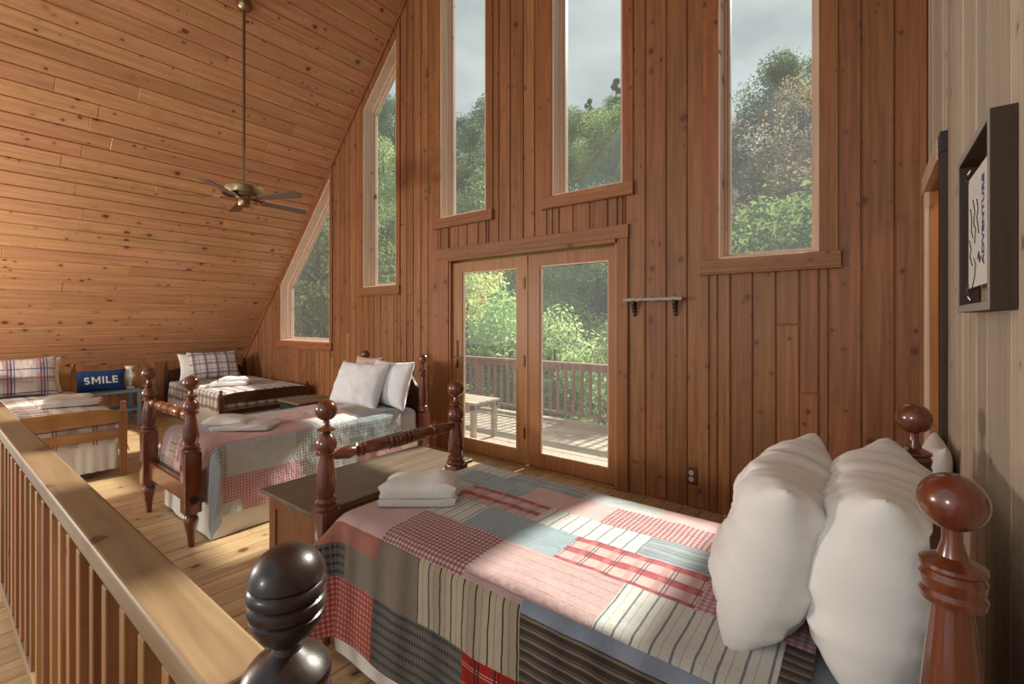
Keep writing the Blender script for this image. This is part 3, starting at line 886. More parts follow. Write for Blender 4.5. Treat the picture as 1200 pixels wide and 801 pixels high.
def post_mesh(prof, zball, zblock_top, name, ball_r=.0466, dz=0.0, bands=False):
    m = MB()
    m.lathe(LEGPROF, 20)
    m.box((-.046, -.046, .212), (.046, .046, .592 + dz), .006)
    p = [(r, z + dz) for r, z in prof]
    m.lathe(p, 28)
    bmesh.ops.recalc_face_normals(m.b, faces=m.b.faces)
    me = bpy.data.meshes.new(name); m.b.to_mesh(me); m.b.free()
    f = MB()
    if bands:
        # tall egg with three turned beads
        pr = [(.013, zball - .075), (.013, zball - .066), (.024, zball - .060), (.036, zball - .048), (.0445, zball - .032), (.0465, zball - .024), (.0430, zball - .021),
              (.0480, zball - .017), (.0495, zball - .010), (.0480, zball - .004), (.0445, zball - .001), (.0490, zball + .003), (.0500, zball + .009), (.0485, zball + .015), (.0455, zball + .018),
              (.0480, zball + .022), (.0470, zball + .030), (.0420, zball + .042), (.0330, zball + .053), (.0200, zball + .061), (.0060, zball + .064), (.0010, zball + .0645)]
        f.lathe(pr, 32)
    else:
        f.lathe(ballp(ball_r, zball, 15, -74, 89), 28)
    bmesh.ops.recalc_face_normals(f.b, faces=f.b.faces)
    fm = bpy.data.meshes.new('finial'); f.b.to_mesh(fm); f.b.free()
    return me, fm
FP = post_mesh(FOOTPROF, 1.022, 0, 'bedpost')
def add_post(meshes, x, y, parent, mat):
    o = bpy.data.objects.new('bedpost', meshes[0]); COL.objects.link(o); o.parent = parent; o.location = (x, y, 0)
    if not meshes[0].materials:
        for me in meshes: me.materials.append(mat); me.shade_smooth(); me.set_sharp_from_angle(angle=math.radians(35))
    f = bpy.data.objects.new('finial', meshes[1]); COL.objects.link(f); f.parent = o
    return o
def turned_rail(L):
    h = L / 2
    half = [(r * 1.2, z) for r, z in ((.012, -h), (.016, -h + .02), (.022, -h + .055), (.025, -h + .085), (.020, -h + .11), (.015, -h + .125), (.026, -h + .13), (.026, -h + .14), (.018, -h + .145), (.027, -h + .15), (.027, -h + .163), (.018, -h + .168), (.024, -h + .185),
            (.027, -h + .23), (.027, -.085), (.024, -.075), (.029, -.070), (.029, -.056), (.021, -.052), (.029, -.045), (.030, -.030), (.022, -.026), (.030, -.018), (.031, 0))]
    return half + [(r, -z) for r, z in half[-2::-1]]
def four_poster(name, loc, rz, label, L, W, fy, hy, hx, hball, mat, matr, fx=-.155, head=True, finial=None):
    bed = empty(name, loc, rz, label, 'bed', 'four-poster beds')
    fm = finial or FP
    for y in fy: add_post(fm, fx, y, bed, mat)
    dz = hball - 1.095
    hm = post_mesh(HEADPROF, hball, 0, 'bedpost', .0466, dz)
    for y in hy: add_post(hm, hx, y, bed, mat)
    c, ln = sum(fy) / 2, fy[1] - fy[0]
    MB().lathe(turned_rail(ln - .05), 20, axis='y', at=(fx, c, .815)).build('turned_rail', matr, bed, smooth=True, sharp=35)
    MB().box((fx - .018, fy[0] + .045, .265), (fx + .018, fy[1] - .045, .385), .006).build('foot_rail', matr, bed)
    for y in (W * .06, W * .94):
        MB().box((fx + .045, y - .014, .25), (hx - .045, y + .014, .36), .004).build('side_rail', mat, bed)
    # bolt covers on the foot posts
    for y in fy:
        MB().lathe([(.024, 0), (.024, .004), (.017, .008), (.006, .010), (.001, .0102)], 16, axis='y', at=(0, 0, 0)).build('bolt_cover', M['iron'], bed, loc=(fx, y - .0565 if y == fy[0] else y + .0463, .30), smooth=True, sharp=35)
    if head:
        y0, y1 = hy[0] + .04, hy[1] - .04; w = y1 - y0
        top = []
        for k in range(33):
            u = k / 32; d = abs(u - .5) * 2
            z = .985 + dz - (0 if d < .52 else .035 * sst(.52, .62, d) + .13 * sst(.62, .95, d) - .02 * math.exp(-((d - .60) / .04) ** 2))
            top.append((y0 + w * u, z))
        poly = [(y0, .42)] + [(y1, .42)] + top[::-1]
        MB().prism(poly, (hx - .014, 0, 0), UY, UZ, UX, .028).build('headboard', M['headboard'], bed)
    MB().box((-.02, W * .09, .16), (L + .03, W * .91, .34), .02).build('box_spring', M['skirt'], bed)
    return bed

def skirt(parent, L, W, zt, z0, out=.052, mat=None, pleat=0.0, sides=(0, 1), foot=True, name='bed_skirt', seed=0):
    pts = []
    runs = []
    if 0 in sides: runs.append([(L - L * k / 90, -out) for k in range(91)])
    if foot: runs.append([(-out, -out + (W + 2 * out) * k / 48) for k in range(49)])
    if 1 in sides: runs.append([(L * k / 90, W + out) for k in range(91)])
    v, f, uv = [], [], []
    path = [p for r_ in runs for p in r_]
    s = 0
    for i, p in enumerate(path):
        if i: s += math.hypot(p[0] - path[i - 1][0], p[1] - path[i - 1][1])
        a = path[max(0, i - 1)]; b = path[min(len(path) - 1, i + 1)]
        dx, dy = b[0] - a[0], b[1] - a[1]; l = math.hypot(dx, dy) or 1
        nx, ny = -dy / l, dx / l
        cx, cy = p[0] - L / 2, p[1] - W / 2
        if nx * cx + ny * cy < 0: nx, ny = -nx, -ny
        for k in range(6):
            q = k / 5
            w = (pleat * math.sin(s * 85) + .012 * noise.noise((s * 5, q * 2, seed))) * (.25 + q)
            v.append((p[0] + nx * w, p[1] + ny * w, zt + (z0 - zt) * q + (.012 * noise.noise((s * 2.2, 3.3, seed)) if k == 5 else 0))); uv.append((s, q * .3))
    for i in range(len(path) - 1):
        for k in range(5):
            q = i * 6 + k; f.append((q, q + 6, q + 7, q + 1))
    return uvmesh(name, v, uv, f, [mat or M['skirt']], None, parent)

# ---- patchwork cloths
PW = [
 cloth('patch_white_stripe', (.66, .67, .64), [(0, .050, .006, .1, (.10, .16, .20), .85), (0, .050, .002, .62, (.25, .28, .30), .7), (1, .036, .0018, .2, (.5, .52, .5), .6)]),      # 0 white, dark cross stripes
 cloth('patch_grey_blue', (.34, .43, .49), [(1, .020, .005, 0, (.26, .34, .37), .5)]),                                                              # 1 plain grey blue
 cloth('patch_grey_stripe', (.33, .39, .42), [(1, .018, .006, 0, (.16, .20, .23), .6), (1, .054, .005, .3, (.55, .57, .56), .7)]),                      # 2
 cloth('patch_pink', (.66, .46, .45), [(1, .012, .003, 0, (.62, .42, .42), .5)]),                                                                       # 3
 cloth('patch_red_gingham', (.66, .60, .58), [(0, .018, .009, 0, (.30, .045, .075), .66), (1, .018, .009, 0, (.30, .045, .075), .66)]),                 # 4 small gingham
 cloth('patch_red_plaid', (.60, .47, .45), [(1, .082, .034, 0, (.42, .060, .075), .85), (0, .090, .004, .1, (.14, .08, .12), .85), (0, .090, .004, .22, (.14, .08, .12), .85), (0, .090, .020, .55, (.55, .25, .26), .5), (1, .082, .004, .7, (.2, .1, .14), .6)]),   # 5
 cloth('patch_pale_pink', (.60, .46, .45), [(1, .040, .002, 0, (.15, .12, .13), .8), (0, .0045, .0018, 0, (.5, .30, .30), .55), (1, .0045, .0018, 0, (.5, .30, .30), .4)]),                  # 6
 cloth('patch_dark_stripe', (.060, .050, .047), [(1, .030, .008, 0, (.26, .20, .15), .8), (1, .030, .002, .6, (.3, .27, .24), .6)]),                 # 7 dark with tan lines
 cloth('patch_cream_stripe', (.46, .40, .30), [(0, .054, .0055, .1, (.012, .014, .022), .95), (0, .054, .0025, .62, (.16, .13, .10), .8)]),            # 8 cream, black stripes
 cloth('patch_stone', (.235, .195, .155), [(0, .004, .0014, 0, (.14, .125, .11), .6)]),                                                              # 9 stone grey
 cloth('patch_rust', (.40, .17, .13), [(0, .008, .003, 0, (.30, .12, .10), .6)]),                                                                    # 10
 cloth('patch_charcoal_plaid', (.12, .115, .105), [(1, .033, .013, 0, (.035, .036, .040), .9), (0, .012, .004, 0, (.20, .185, .16), .5)]),              # 11
 cloth('patch_bright_red_gingham', (.44, .31, .25), [(0, .021, .0115, 0, (.34, .022, .020), .7), (1, .021, .0115, 0, (.34, .022, .020), .7)]),          # 12
 cloth('patch_red_tartan', (.36, .022, .020), [(1, .062, .003, 0, (.55, .38, .28), .9), (1, .062, .003, .14, (.55, .38, .28), .9), (0, .078, .007, .1, (.035, .018, .02), .9), (0, .078, .007, .28, (.035, .018, .02), .9)]),   # 13
 cloth('patch_blue_chambray', (.30, .36, .46), [(0, .005, .002, 0, (.22, .27, .36), .5)], crinkle=.8),                                                # 14
 cloth('patch_pale_grey', (.50, .53, .54), [(0, .03, .002, 0, (.4, .44, .46), .6)]),                                                                  # 15
 cloth('patch_pale_blue_crinkle', (.58, .62, .65), [(0, .006, .002, 0, (.38, .43, .47), .5)], crinkle=.9),                                            # 16
 cloth('patch_grey_gingham', (.62, .63, .63), [(0, .022, .011, 0, (.25, .29, .33), .6), (1, .022, .011, 0, (.25, .29, .33), .6)], crinkle=.8),         # 17
 cloth('patch_rose_gingham', (.62, .55, .56), [(0, .019, .0095, 0, (.45, .09, .16), .55), (1, .019, .0095, 0, (.45, .09, .16), .55)], crinkle=.7),     # 18
]
def find(rows, a, b, default):
    for b0, b1, cells in rows:
        if b0 <= b < b1:
            for a0, a1, m in cells:
                if a0 <= a < a1: return m
    return default
NEAR_ROWS = [
 (.70, .88, [(-.1, .28, 0), (.28, .70, 2), (.70, 1.04, 15), (1.04, 1.45, 3), (1.45, 2, 5)]),
 (.53, .70, [(-.1, .06, 15), (.06, .48, 1), (.48, .88, 3), (.88, 1.32, 4), (1.32, 2, 15)]),
 (.355, .53, [(-.1, .22, 15), (.22, .67, 5), (.67, 1.11, 0), (1.11, 1.55, 2), (1.55, 2, 3)]),
 (.18, .355, [(-.1, .04, 3), (.04, .47, 0), (.47, .89, 1), (.89, 1.34, 5), (1.34, 1.62, 18), (1.62, 2, 9)]),
 (-.05, .18, [(-.1, .25, 3), (.25, .68, 4), (.68, 1.14, 6), (1.14, 1.57, 0), (1.57, 2, 7)]),
 (-.28, -.05, [(-.6, -.02, 11), (-.02, .04, 11), (.04, .48, 9), (.48, .92, 8), (.92, 1.36, 7), (1.36, 2, 9)]),
 (-.7, -.28, [(-.6, .24, 12), (.24, .70, 11), (.70, 1.14, 13), (1.14, 1.6, 11), (1.6, 2, 12)]),
 (.88, 1.4, [(-.6, .4, 9), (.4, .9, 11), (.9, 2, 12)]),
]
def near_patch(a, b):
    if a < -.08 and b > -.05: return (1, 12, 9, 4, 11)[int((b + .05) / .2) % 5]
    if -.135 < b < -.05 and a < .25: return 10
    if -.08 < b < -.04 and a > .92: return 14
    return find(NEAR_ROWS, a, b, 1)
R2 = random.Random(5)
BED2_TOP = {}
def bed2_patch(a, b):
    rows = [(.72, .9, [(-.1, .5, 15), (.5, .95, 1), (.95, 1.4, 3), (1.4, 2, 2)]),
            (.54, .72, [(-.1, .25, 3), (.25, .7, 15), (.7, 1.15, 3), (1.15, 2, 4)]),
            (.36, .54, [(-.1, .4, 16), (.4, .85, 3), (.85, 1.3, 0), (1.3, 2, 1)]),
            (.18, .36, [(-.1, .2, 3), (.2, .62, 4), (.62, 1.1, 3), (1.1, 1.45, 8), (1.45, 2, 15)]),
            (-.03, .18, [(-.1, .34, 3), (.34, .62, 3), (.62, 1.1, 0), (1.1, 1.5, 2), (1.5, 2, 15)]),
            (-.26, -.03, [(-.6, .03, 17), (.03, .50, 16), (.50, .95, 17), (.95, 1.4, 2), (1.4, 2, 17)]),
            (-.42, -.26, [(-.6, .0, 17), (.0, .55, 18), (.55, 1.0, 17), (1.0, 1.5, 18), (1.5, 2, 3)]),
            (-.6, -.42, [(-.6, .12, 16), (.12, .62, 18), (.62, 2, 17)])]
    if a < -.06 and b > -.02:
        k = int((b + .02) / .13) % 7; r = int((-a - .06) / .16)
        return ((3, 4, 17, 5, 8, 3, 15), (3, 3, 5, 3, 4, 8, 3), (5, 3, 4, 3, 5, 3, 4))[min(r, 2)][k]
    return find(rows, a, b, 15)

# near bed (head against the right wall)
NB = (-1.72, 1.13, 0); ZT = .612
nb = four_poster('four_poster_bed', NB, 0, 'dark cherry four-poster bed under the red and grey patchwork quilt nearest the camera', 1.74, .80, (-.03, .77), (-.075, .755), 1.83, 1.11, M['cherry'], M['cherryx'])
skirt(nb, 1.70, .80, .34, .03)
MB().box((-.03, -.03, .342), (1.77, .83, .592), .06, 4).build('mattress', M['sheet'], nb)
q = bed_cover('patchwork_quilt', 1.62, .80, ZT, .06, .52, .5, .46, PW, near_patch, wing=.26, res=.02, seed=3)
q.location = NB
tag(q, 'patchwork quilt of red plaid, gingham and grey squares on the nearest bed', 'quilt', 'patchwork quilts')

# middle bed (head at the window wall)
B2 = (-3.39, 1.215, 0)
b2 = four_poster('four_poster_bed', B2, PI / 2, 'cherry four-poster bed with its head at the window wall beside the glazed doors', 1.68, .80, (-.03, .82), (-.02, .90), 1.755, 1.05, M['cherry'], M['cherryx'])
skirt(b2, 1.66, .80, .34, .012, seed=4)
MB().box((-.03, -.03, .342), (1.69, .83, .592), .06, 4).build('mattress', M['sheet'], b2)
q = bed_cover('patchwork_quilt', 1.46, .80, ZT, .06, .50, .45, .40, PW, bed2_patch, wing=.06, res=.02, seed=9, wr=.014, foot_bulge=.03)
q.location = B2; q.rotation_euler = (0, 0, PI / 2)
tag(q, 'faded pink and pale blue crinkled patchwork quilt on the bed beside the glazed doors', 'quilt', 'patchwork quilts')

# foreground bed, of which the picture shows one banded bedpost
FINPROF = [(r, z) for r, z in FOOTPROF if z < .83] + [(.036, .834), (.050, .846), (.052, .858), (.046, .866), (.054, .878), (.056, .900), (.054, .918), (.050, .924), (.055, .932), (.055, .944), (.046, .956), (.030, .965), (.019, .972), (.0155, .985)]
FB = post_mesh(FINPROF, 1.045, 0, 'bedpost', bands=True)
fb = four_poster('four_poster_bed', (-.584, .306 - .155, 0), -PI / 2, 'near-black four-poster bed whose banded egg-shaped finial stands beside the guard rail end', 1.74, .74, (-.033, .767), (-.033, .767), 1.83, .80, M['darkpost'], M['darkpost'], head=False, finial=FB)

# pillows on the near bed
pm = [M['linen']]
p1 = pillow('pillow', .66, .45, .24, M['linen'], nu=80, nv=60, seed=1, wrinkle=.014, crease=.010, ridge=.034, full=.40, ears=.08)
p1.location = (-.185, 1.545, .600 + .222); p1.rotation_euler = (math.radians(90), 0, math.radians(90)); 
def stand(o, loc, yaw, lean, roll=0):
    """pillow on its long edge: its width along yaw direction, leaning back by lean"""
    o.matrix_world = Matrix.Translation(loc) @ Matrix.Rotation(yaw, 4, 'Z') @ Matrix.Rotation(PI / 2 - lean, 4, 'X') @ Matrix.Rotation(roll, 4, 'Z')
stand(p1, (-.205, 1.535, .815), PI / 2, math.radians(-16))
tag(p1, 'plump white pillow propped in front of the other at the head of the nearest bed', 'pillow', 'white pillows on the nearest bed')
p2 = pillow('pillow', .66, .45, .27, M['linen'], nu=80, nv=60, seed=5, wrinkle=.012, crease=.007, ridge=.028, full=.38, ears=.07)
stand(p2, (.015, 1.525, .826), PI / 2 - .03, math.radians(-6))
tag(p2, 'plump white pillow against the headboard of the nearest bed', 'pillow', 'white pillows on the nearest bed')

# nightstand and the pillow lying on it in the corner by the doorway
ns = empty('nightstand', (.08, 2.66, 0), label='small pale pine nightstand between the nearest bed and the window wall', cat='nightstand')
MB().box((-.21, -.19, .62), (.19, .19, .645), .005).build('top', M['rail'], ns)
MB().box((-.19, -.17, .45), (.17, .17, .62), .003).build('body', M['rail'], ns)
for sx in (-.18, .15):
    for sy in (-.16, .13): MB().box((sx, sy, 0), (sx + .03, sy + .03, .45), .003).build('leg', M['rail'], ns)
MB().box((-.195, -.14, .48), (-.19, .14, .59), .002).build('drawer', M['rail'], ns)
p3 = pillow('pillow', .36, .30, .10, M['linen'], seed=8, nu=24, nv=20, ears=.12)
stand(p3, (.205, 2.50, .645 + .150), PI / 2, math.radians(-8))
tag(p3, 'small white pillow peeking out behind the far headboard post by the doorway', 'pillow')

# pillows on the middle bed
p4 = pillow('pillow', .66, .46, .19, M['linenblue'], seed=2, wrinkle=.008, crease=.004, ears=.10, ridge=.016)
stand(p4, (-3.86, 2.60, .60 + .205), .12, math.radians(24))
tag(p4, 'white pillow leaning foremost on the bed beside the glazed doors', 'pillow', 'pillows on the middle bed')
p5 = pillow('pillow', .62, .46, .17, M['linenblue'], seed=12, wrinkle=.008, crease=.004)
stand(p5, (-3.62, 2.77, .60 + .215), -.05, math.radians(16))
tag(p5, 'cool white pillow tucked behind the foremost one on the bed beside the glazed doors', 'pillow', 'pillows on the middle bed')
p6 = pillow('pillow', .42, .44, .12, M['sand'], seed=22, nu=28, nv=24)
stand(p6, (-4.10, 2.86, .60 + .235), .05, math.radians(10))
tag(p6, 'sand-coloured pillow of which one corner shows above the white pillow and below the headboard', 'pillow', 'pillows on the middle bed')

# blanket chest between the beds
ch = empty('blanket_chest', (-2.355, 1.71, 0), label='orange pine blanket chest with a worn grey-brown lid between the two four-posters', cat='chest')
MB().box((-.275, -.56, .472), (.275, .56, .497), .007, 3).build('lid', M['chesttop'], ch)
for sx in (-1, 1):
    for sy in (-1, 1):
        MB().box((sx * .205 - .035 if sx < 0 else .185, sy * .49 - .035 if sy < 0 else .465, 0), (-.170 if sx < 0 else .250, -.455 if sy < 0 else .535, .472), .004).build('corner_post', M['chest'], ch)
MB().box((-.18, -.515, .10), (.20, -.505, .472)).box((-.18, -.523, .10), (.20, -.513, .17), .002).box((-.18, -.523, .40), (.20, -.513, .472), .002).build('end_panel', M['chest'], ch)
MB().box((-.18, .505, .10), (.20, .515, .472)).build('end_panel', M['chest'], ch)
MB().box((-.225, -.46, .10), (-.213, .47, .472)).build('side_panel', M['chest'], ch)
MB().box((.225, -.46, .10), (.237, .47, .472)).build('side_panel', M['chest'], ch)
MB().box((-.215, -.51, .09), (.23, .51, .105)).build('bottom', M['chest'], ch)

# towels
def towels(base, specs, lab_top, lab_low, grp):
    z = base[2]
    for k, (w, d, n, e, rz, dx, dy, seed) in enumerate(specs):
        o = folded_towel('folded_towel', w, d, n, e, seed)
        o.location = (base[0] + dx, base[1] + dy, z + .001); o.rotation_euler = (0, 0, rz)
        tag(o, lab_low if k == 0 else lab_top, 'towel', grp)
        z += n * e
towels((-1.575, 1.375, ZT + .012), [(.33, .20, 2, .018, .66, 0, 0, 1), (.32, .20, 2, .026, .66 + .03, 0, 0, 7)],
       'thick fluffy white towel folded on top of its stack on the nearest bed', 'white folded towel lowest in the stack on the nearest bed', 'towels on the nearest bed')
towels((-3.70, 1.45, ZT + .012), [(.40, .24, 2, .017, .72, .05, .05, 3), (.30, .17, 3, .013, .70, -.04, -.03, 5)],
       'white towel folded on top of its stack on the bed beside the glazed doors', 'white towel lowest in the stack on the bed beside the glazed doors', 'towels on the middle bed')

# ------------------------------------------------------------------ the two low beds under the roof
PLAID = cloth('cream_plaid', (.70, .66, .61), [(0, .26, .070, .05, (.35, .29, .26), .55), (1, .26, .070, .05, (.35, .29, .26), .55), (0, .26, .010, .45, (.09, .07, .14), .8), (0, .26, .010, .53, (.30, .06, .10), .8), (1, .26, .010, .45, (.09, .07, .14), .8), (1, .26, .010, .53, (.30, .06, .10), .8), (0, .26, .006, .85, (.3, .25, .25), .6)], crinkle=.5)
PLAID2 = cloth('brown_check', (.68, .64, .60), [(0, .125, .046, .0, (.16, .11, .11), .66), (1, .125, .040, .0, (.16, .11, .11), .66), (0, .125, .006, .7, (.14, .08, .14), .7)], crinkle=.5)
PLAIDP = cloth('pillow_plaid', (.68, .62, .59), [(0, .25, .07, .32, (.36, .30, .30), .55), (1, .25, .07, .30, (.36, .30, .30), .55), (0, .25, .014, .10, (.06, .06, .20), .85), (0, .25, .014, .20, (.32, .05, .10), .85), (0, .25, .010, .0, (.05, .05, .12), .8), (1, .25, .012, .12, (.32, .05, .10), .8), (1, .25, .012, .72, (.06, .06, .20), .8)], crinkle=.4)
PLAIDP2 = cloth('pillow_brown_plaid', (.64, .61, .60), [(0, .15, .035, .0, (.10, .08, .11), .75), (1, .15, .030, .0, (.16, .10, .13), .65), (0, .15, .008, .5, (.25, .06, .10), .8), (1, .15, .008, .55, (.06, .06, .18), .7), (0, .15, .006, .7, (.05, .05, .12), .8)], crinkle=.4)
def low_bed(loc, label, L, W, fx, fy, hx, ftop, htop, mz, mr, r_hi, r_lo, taper):
    bed = empty('low_post_bed', loc, PI, label, 'bed', 'low beds under the roof')
    def post(x, y, zt, s):
        m = MB(); m.box((-s, -s, .0), (s, s, zt - .10), .004)
        b = m.b
        top = bmesh.ops.create_cone(b, cap_ends=True, segments=4, radius1=s * 1.414, radius2=s * .8, depth=.045, matrix=Matrix.Translation((0, 0, zt - .078)) @ Matrix.Rotation(PI / 4, 4, 'Z'))
        p = m.build('bedpost', mz, bed, loc=(x, y, 0))
        MB().lathe([(s * .45, zt - .057), (s * .8, zt - .05), (s * .5, zt - .042), (s * .55, zt - .036), (s * .85, zt - .026), (s * .8, zt - .016), (s * .4, zt - .008), (s * .25, zt - .004), (.002, zt)], 14).build('finial', mz, p, smooth=True, sharp=45)
        return p
    for y in fy: post(fx, y, ftop, .026)
    for y in fy: post(hx, y, htop, .028)
    def rail(x, z0, z1, bow, nm, th=.022):
        n = 24; y0, y1 = fy[0] + .02, fy[1] - .02
        poly = [(y0, z0), (y1, z0)] + [(y1 - (y1 - y0) * k / n, z1 - bow * (abs(2 * k / n - 1) ** 6)) for k in range(n + 1)]
        return MB().prism(poly, (x - th / 2, 0, 0), UY, UZ, UX, th).build(nm, mr, bed)
    rail(fx, *r_hi, .03, 'foot_panel'); rail(fx, *r_lo, 0, 'foot_rail')
    rail(hx, .30, htop - .10, .05, 'headboard')
    for y in (fy[0] + .02, fy[1] - .02): MB().box((fx + .02, y - .012, .24), (hx - .02, y + .012, .33), .003).build('side_rail', mr, bed)
    MB().box((.02, .03, .18), (L, W - .03, .34), .02).build('box_spring', M['skirt'], bed)
    return bed
B3 = (-5.50, 1.12, 0)
b3 = low_bed(B3, 'honey maple bed with a two-rail footboard standing beside the navy cushion', 1.95, .93, -.09, (-.05, .98), 2.08, .69, .90, M['maplez'], M['maple'], (.495, .625), (.36, .435), 1)
skirt(b3, 1.95, .93, .33, .06, .03, M['linenblue'], .008, seed=3)
MB().box((0, -.005, .342), (1.97, .935, .565), .05, 3).build('mattress', M['sheet'], b3)
q = bed_cover('plaid_bedspread', 1.90, .93, .585, .035, .28, .28, .30, [PLAID], lambda a, b: 0, res=.03, seed=15, wr=.02); q.location = B3; q.rotation_euler = (0, 0, PI)
tag(q, 'cream bedspread with thin plaid lines on the honey maple bed', 'bedspread', 'plaid bedspreads')
B4 = (-6.47, 3.42, 0)
b4 = low_bed(B4, 'dark walnut bed with a curved footboard in the corner under the lowest window', 1.88, 1.04, -.07, (-.04, 1.08), 2.00, .55, .79, M['walnut'], M['walnut'], (.36, .50), (.22, .28), 1)
skirt(b4, 1.88, 1.04, .28, .02, .045, M['skirt'], .010, seed=6)
MB().box((0, -.005, .30), (1.90, 1.045, .478), .05, 3).build('mattress', M['sheet'], b4)
q = bed_cover('plaid_bedspread', 1.86, 1.04, .50, .04, .26, .26, .24, [PLAID2], lambda a, b: 0, res=.03, seed=25, wr=.02); q.location = B4; q.rotation_euler = (0, 0, PI)
tag(q, 'brown and cream checked bedspread on the dark walnut bed in the corner', 'bedspread', 'plaid bedspreads')

pa = pillow('pillow', .70, .44, .16, [PLAIDP], seed=31, crease=.003)
stand(pa, (-7.20, .64, .60 + .205), PI / 2, math.radians(16))
tag(pa, 'cream pillow with navy and red plaid lines on the maple bed', 'pillow', 'pillows on the maple bed')
pb = pillow('pillow', .72, .42, .12, M['linen'], seed=32)
stand(pb, (-7.34, .68, .60 + .195), PI / 2, math.radians(12))
tag(pb, 'plain white pillow behind the plaid one on the maple bed', 'pillow', 'pillows on the maple bed')
pc = pillow('pillow', .72, .46, .15, [PLAIDP2], seed=33, crease=.003)
stand(pc, (-8.10, 2.87, .51 + .215), PI / 2, math.radians(22))
tag(pc, 'brown and white plaid pillow propped on the walnut bed in the corner', 'pillow', 'pillows on the walnut bed')
pd = pillow('pillow', .74, .42, .12, M['linen'], seed=34)
stand(pd, (-8.25, 2.80, .51 + .20), PI / 2, math.radians(16))
tag(pd, 'plain white pillow behind the brown plaid one on the walnut bed', 'pillow', 'pillows on the walnut bed')
towels((-6.10, .93, .602), [(.42, .28, 2, .020, 1.3, 0, 0, 13), (.34, .22, 2, .020, 1.35, -.02, -.02, 15)],
       'white towel folded on top of its stack on the honey maple bed', 'white towel lowest in the stack on the honey maple bed', 'towels on the maple bed')
towels((-7.12, 2.72, .517), [(.46, .30, 2, .020, 1.1, 0, 0, 23), (.36, .24, 2, .024, 1.2, .0, .05, 25)],
       'white towel bunched on top of its stack on the walnut bed', 'white towel lowest in the stack on the walnut bed', 'towels on the walnut bed')

# blue nightstand with cushion and lamp
bs = empty('nightstand', (-8.15, 1.57, 0), label='light blue open-shelf nightstand between the maple bed and the walnut bed', cat='nightstand')
MB().box((-.25, -.36, .445), (.25, .36, .47), .004).build('top', M['bluewood'], bs)
for sx in (-.23, .19):
    for sy in (-.34, .30): MB().box((sx, sy, 0), (sx + .04, sy + .04, .445), .003).build('leg', M['bluewood'], bs)
MB().box((-.22, -.33, .20), (.22, .33, .22), .003).build('shelf', M['bluewood'], bs)
cu = pillow('cushion', .52, .30, .12, M['navy'], seed=41, nu=40, nv=28, ears=.06, wrinkle=.002)
CUM = Matrix.Translation((-8.10, 1.52, .475 + .140)) @ Matrix.Rotation(PI / 2, 4, 'Z') @ Matrix.Rotation(PI / 2 - math.radians(14), 4, 'X')
cu.matrix_world = CUM
tag(cu, 'navy blue cushion lettered SMILE on the light blue nightstand', 'cushion')
# the letters, cut as flat shapes and bent over the cushion's front
def letters():
    b = bmesh.new(); x = -.206; H = .096; st = .021
    def poly(pts):
        b.faces.new([b.verts.new((px + x, py - H / 2, 0)) for px, py in pts])
    def box(x0, y0, x1, y1): poly([(x0, y0), (x1, y0), (x1, y1), (x0, y1)])
    # S
    cl = []
    r = H / 4 - st * .22
    for k in range(13):
        t_ = math.radians(25 + 245 * k / 12); cl.append((.035 + 1.12 * r * math.cos(t_), H - st / 2 - r + r * math.sin(t_)))
    for k in range(1, 13):
        t_ = math.radians(90 - 245 * k / 12); cl.append((.035 + 1.12 * r * math.cos(t_), st / 2 + r + r * math.sin(t_)))
    for i in range(len(cl) - 1):
        (ax, ay), (bx, by) = cl[i], cl[i + 1]
        pa, pb = cl[max(0, i - 1)], cl[min(len(cl) - 1, i + 2)]
        def nrm(p, q):
            l = math.hypot(q[0] - p[0], q[1] - p[1]) or 1; return -(q[1] - p[1]) / l * st / 2, (q[0] - p[0]) / l * st / 2
        n0, n1 = nrm(pa, (bx, by)), nrm((ax, ay), pb)
        poly([(ax - n0[0], ay - n0[1]), (bx - n1[0], by - n1[1]), (bx + n1[0], by + n1[1]), (ax + n0[0], ay + n0[1])])
    x += .085
    # M
    w = .098
    box(0, 0, st, H); box(w - st, 0, w, H)
    poly([(st, H), (st, H - .034), (w / 2, .012), (w / 2, .046)]); poly([(w / 2, .046), (w / 2, .012), (w - st, H - .034), (w - st, H)])
    x += .117
    box(0, 0, st, H); x += .040
    box(0, 0, st, H); box(st, 0, .062, st * .9); x += .076
    box(0, 0, st, H)
    for y0 in (0, H / 2 - st * .42, H - st * .88): box(st, y0, .064, y0 + st * .88)
    for v in b.verts: v.co.x = (v.co.x + .005) * .90
    bmesh.ops.triangulate(b, faces=b.faces); bmesh.ops.recalc_face_normals(b, faces=b.faces)
    for f in b.faces:
        if f.normal.z < 0: f.normal_flip()
    for v in b.verts:
        u, w_ = v.co.x / .26, v.co.y / .15
        f = max(.001, (1 - abs(u) ** 2.4) * (1 - abs(w_) ** 2.4)); v.co.z = .06 * f ** .45 + .009
    me = bpy.data.meshes.new('lettering'); b.to_mesh(me); b.free()
    return link('lettering', me, M['lettering'], cu)
letters()
lp = empty('table_lamp', (-8.18, 1.84, .47), label='small white glass lamp with a pinched waist on the light blue nightstand', cat='lamp')
MB().lathe([(.055, 0), (.060, .008), (.055, .02), (.022, .03), (.020, .05)], 20).build('base', M['white'], lp, smooth=True)
MB().lathe([(.030, .05), (.032, .075), (.024, .09)], 16).build('burner', M['nickel'], lp, smooth=True)
MB().lathe([(.028, .09), (.040, .115), (.066, .16), (.066, .18), (.050, .215), (.034, .25), (.034, .265), (.048, .295), (.056, .315)], 24).build('lamp_shade', M['white'], lp, smooth=True)

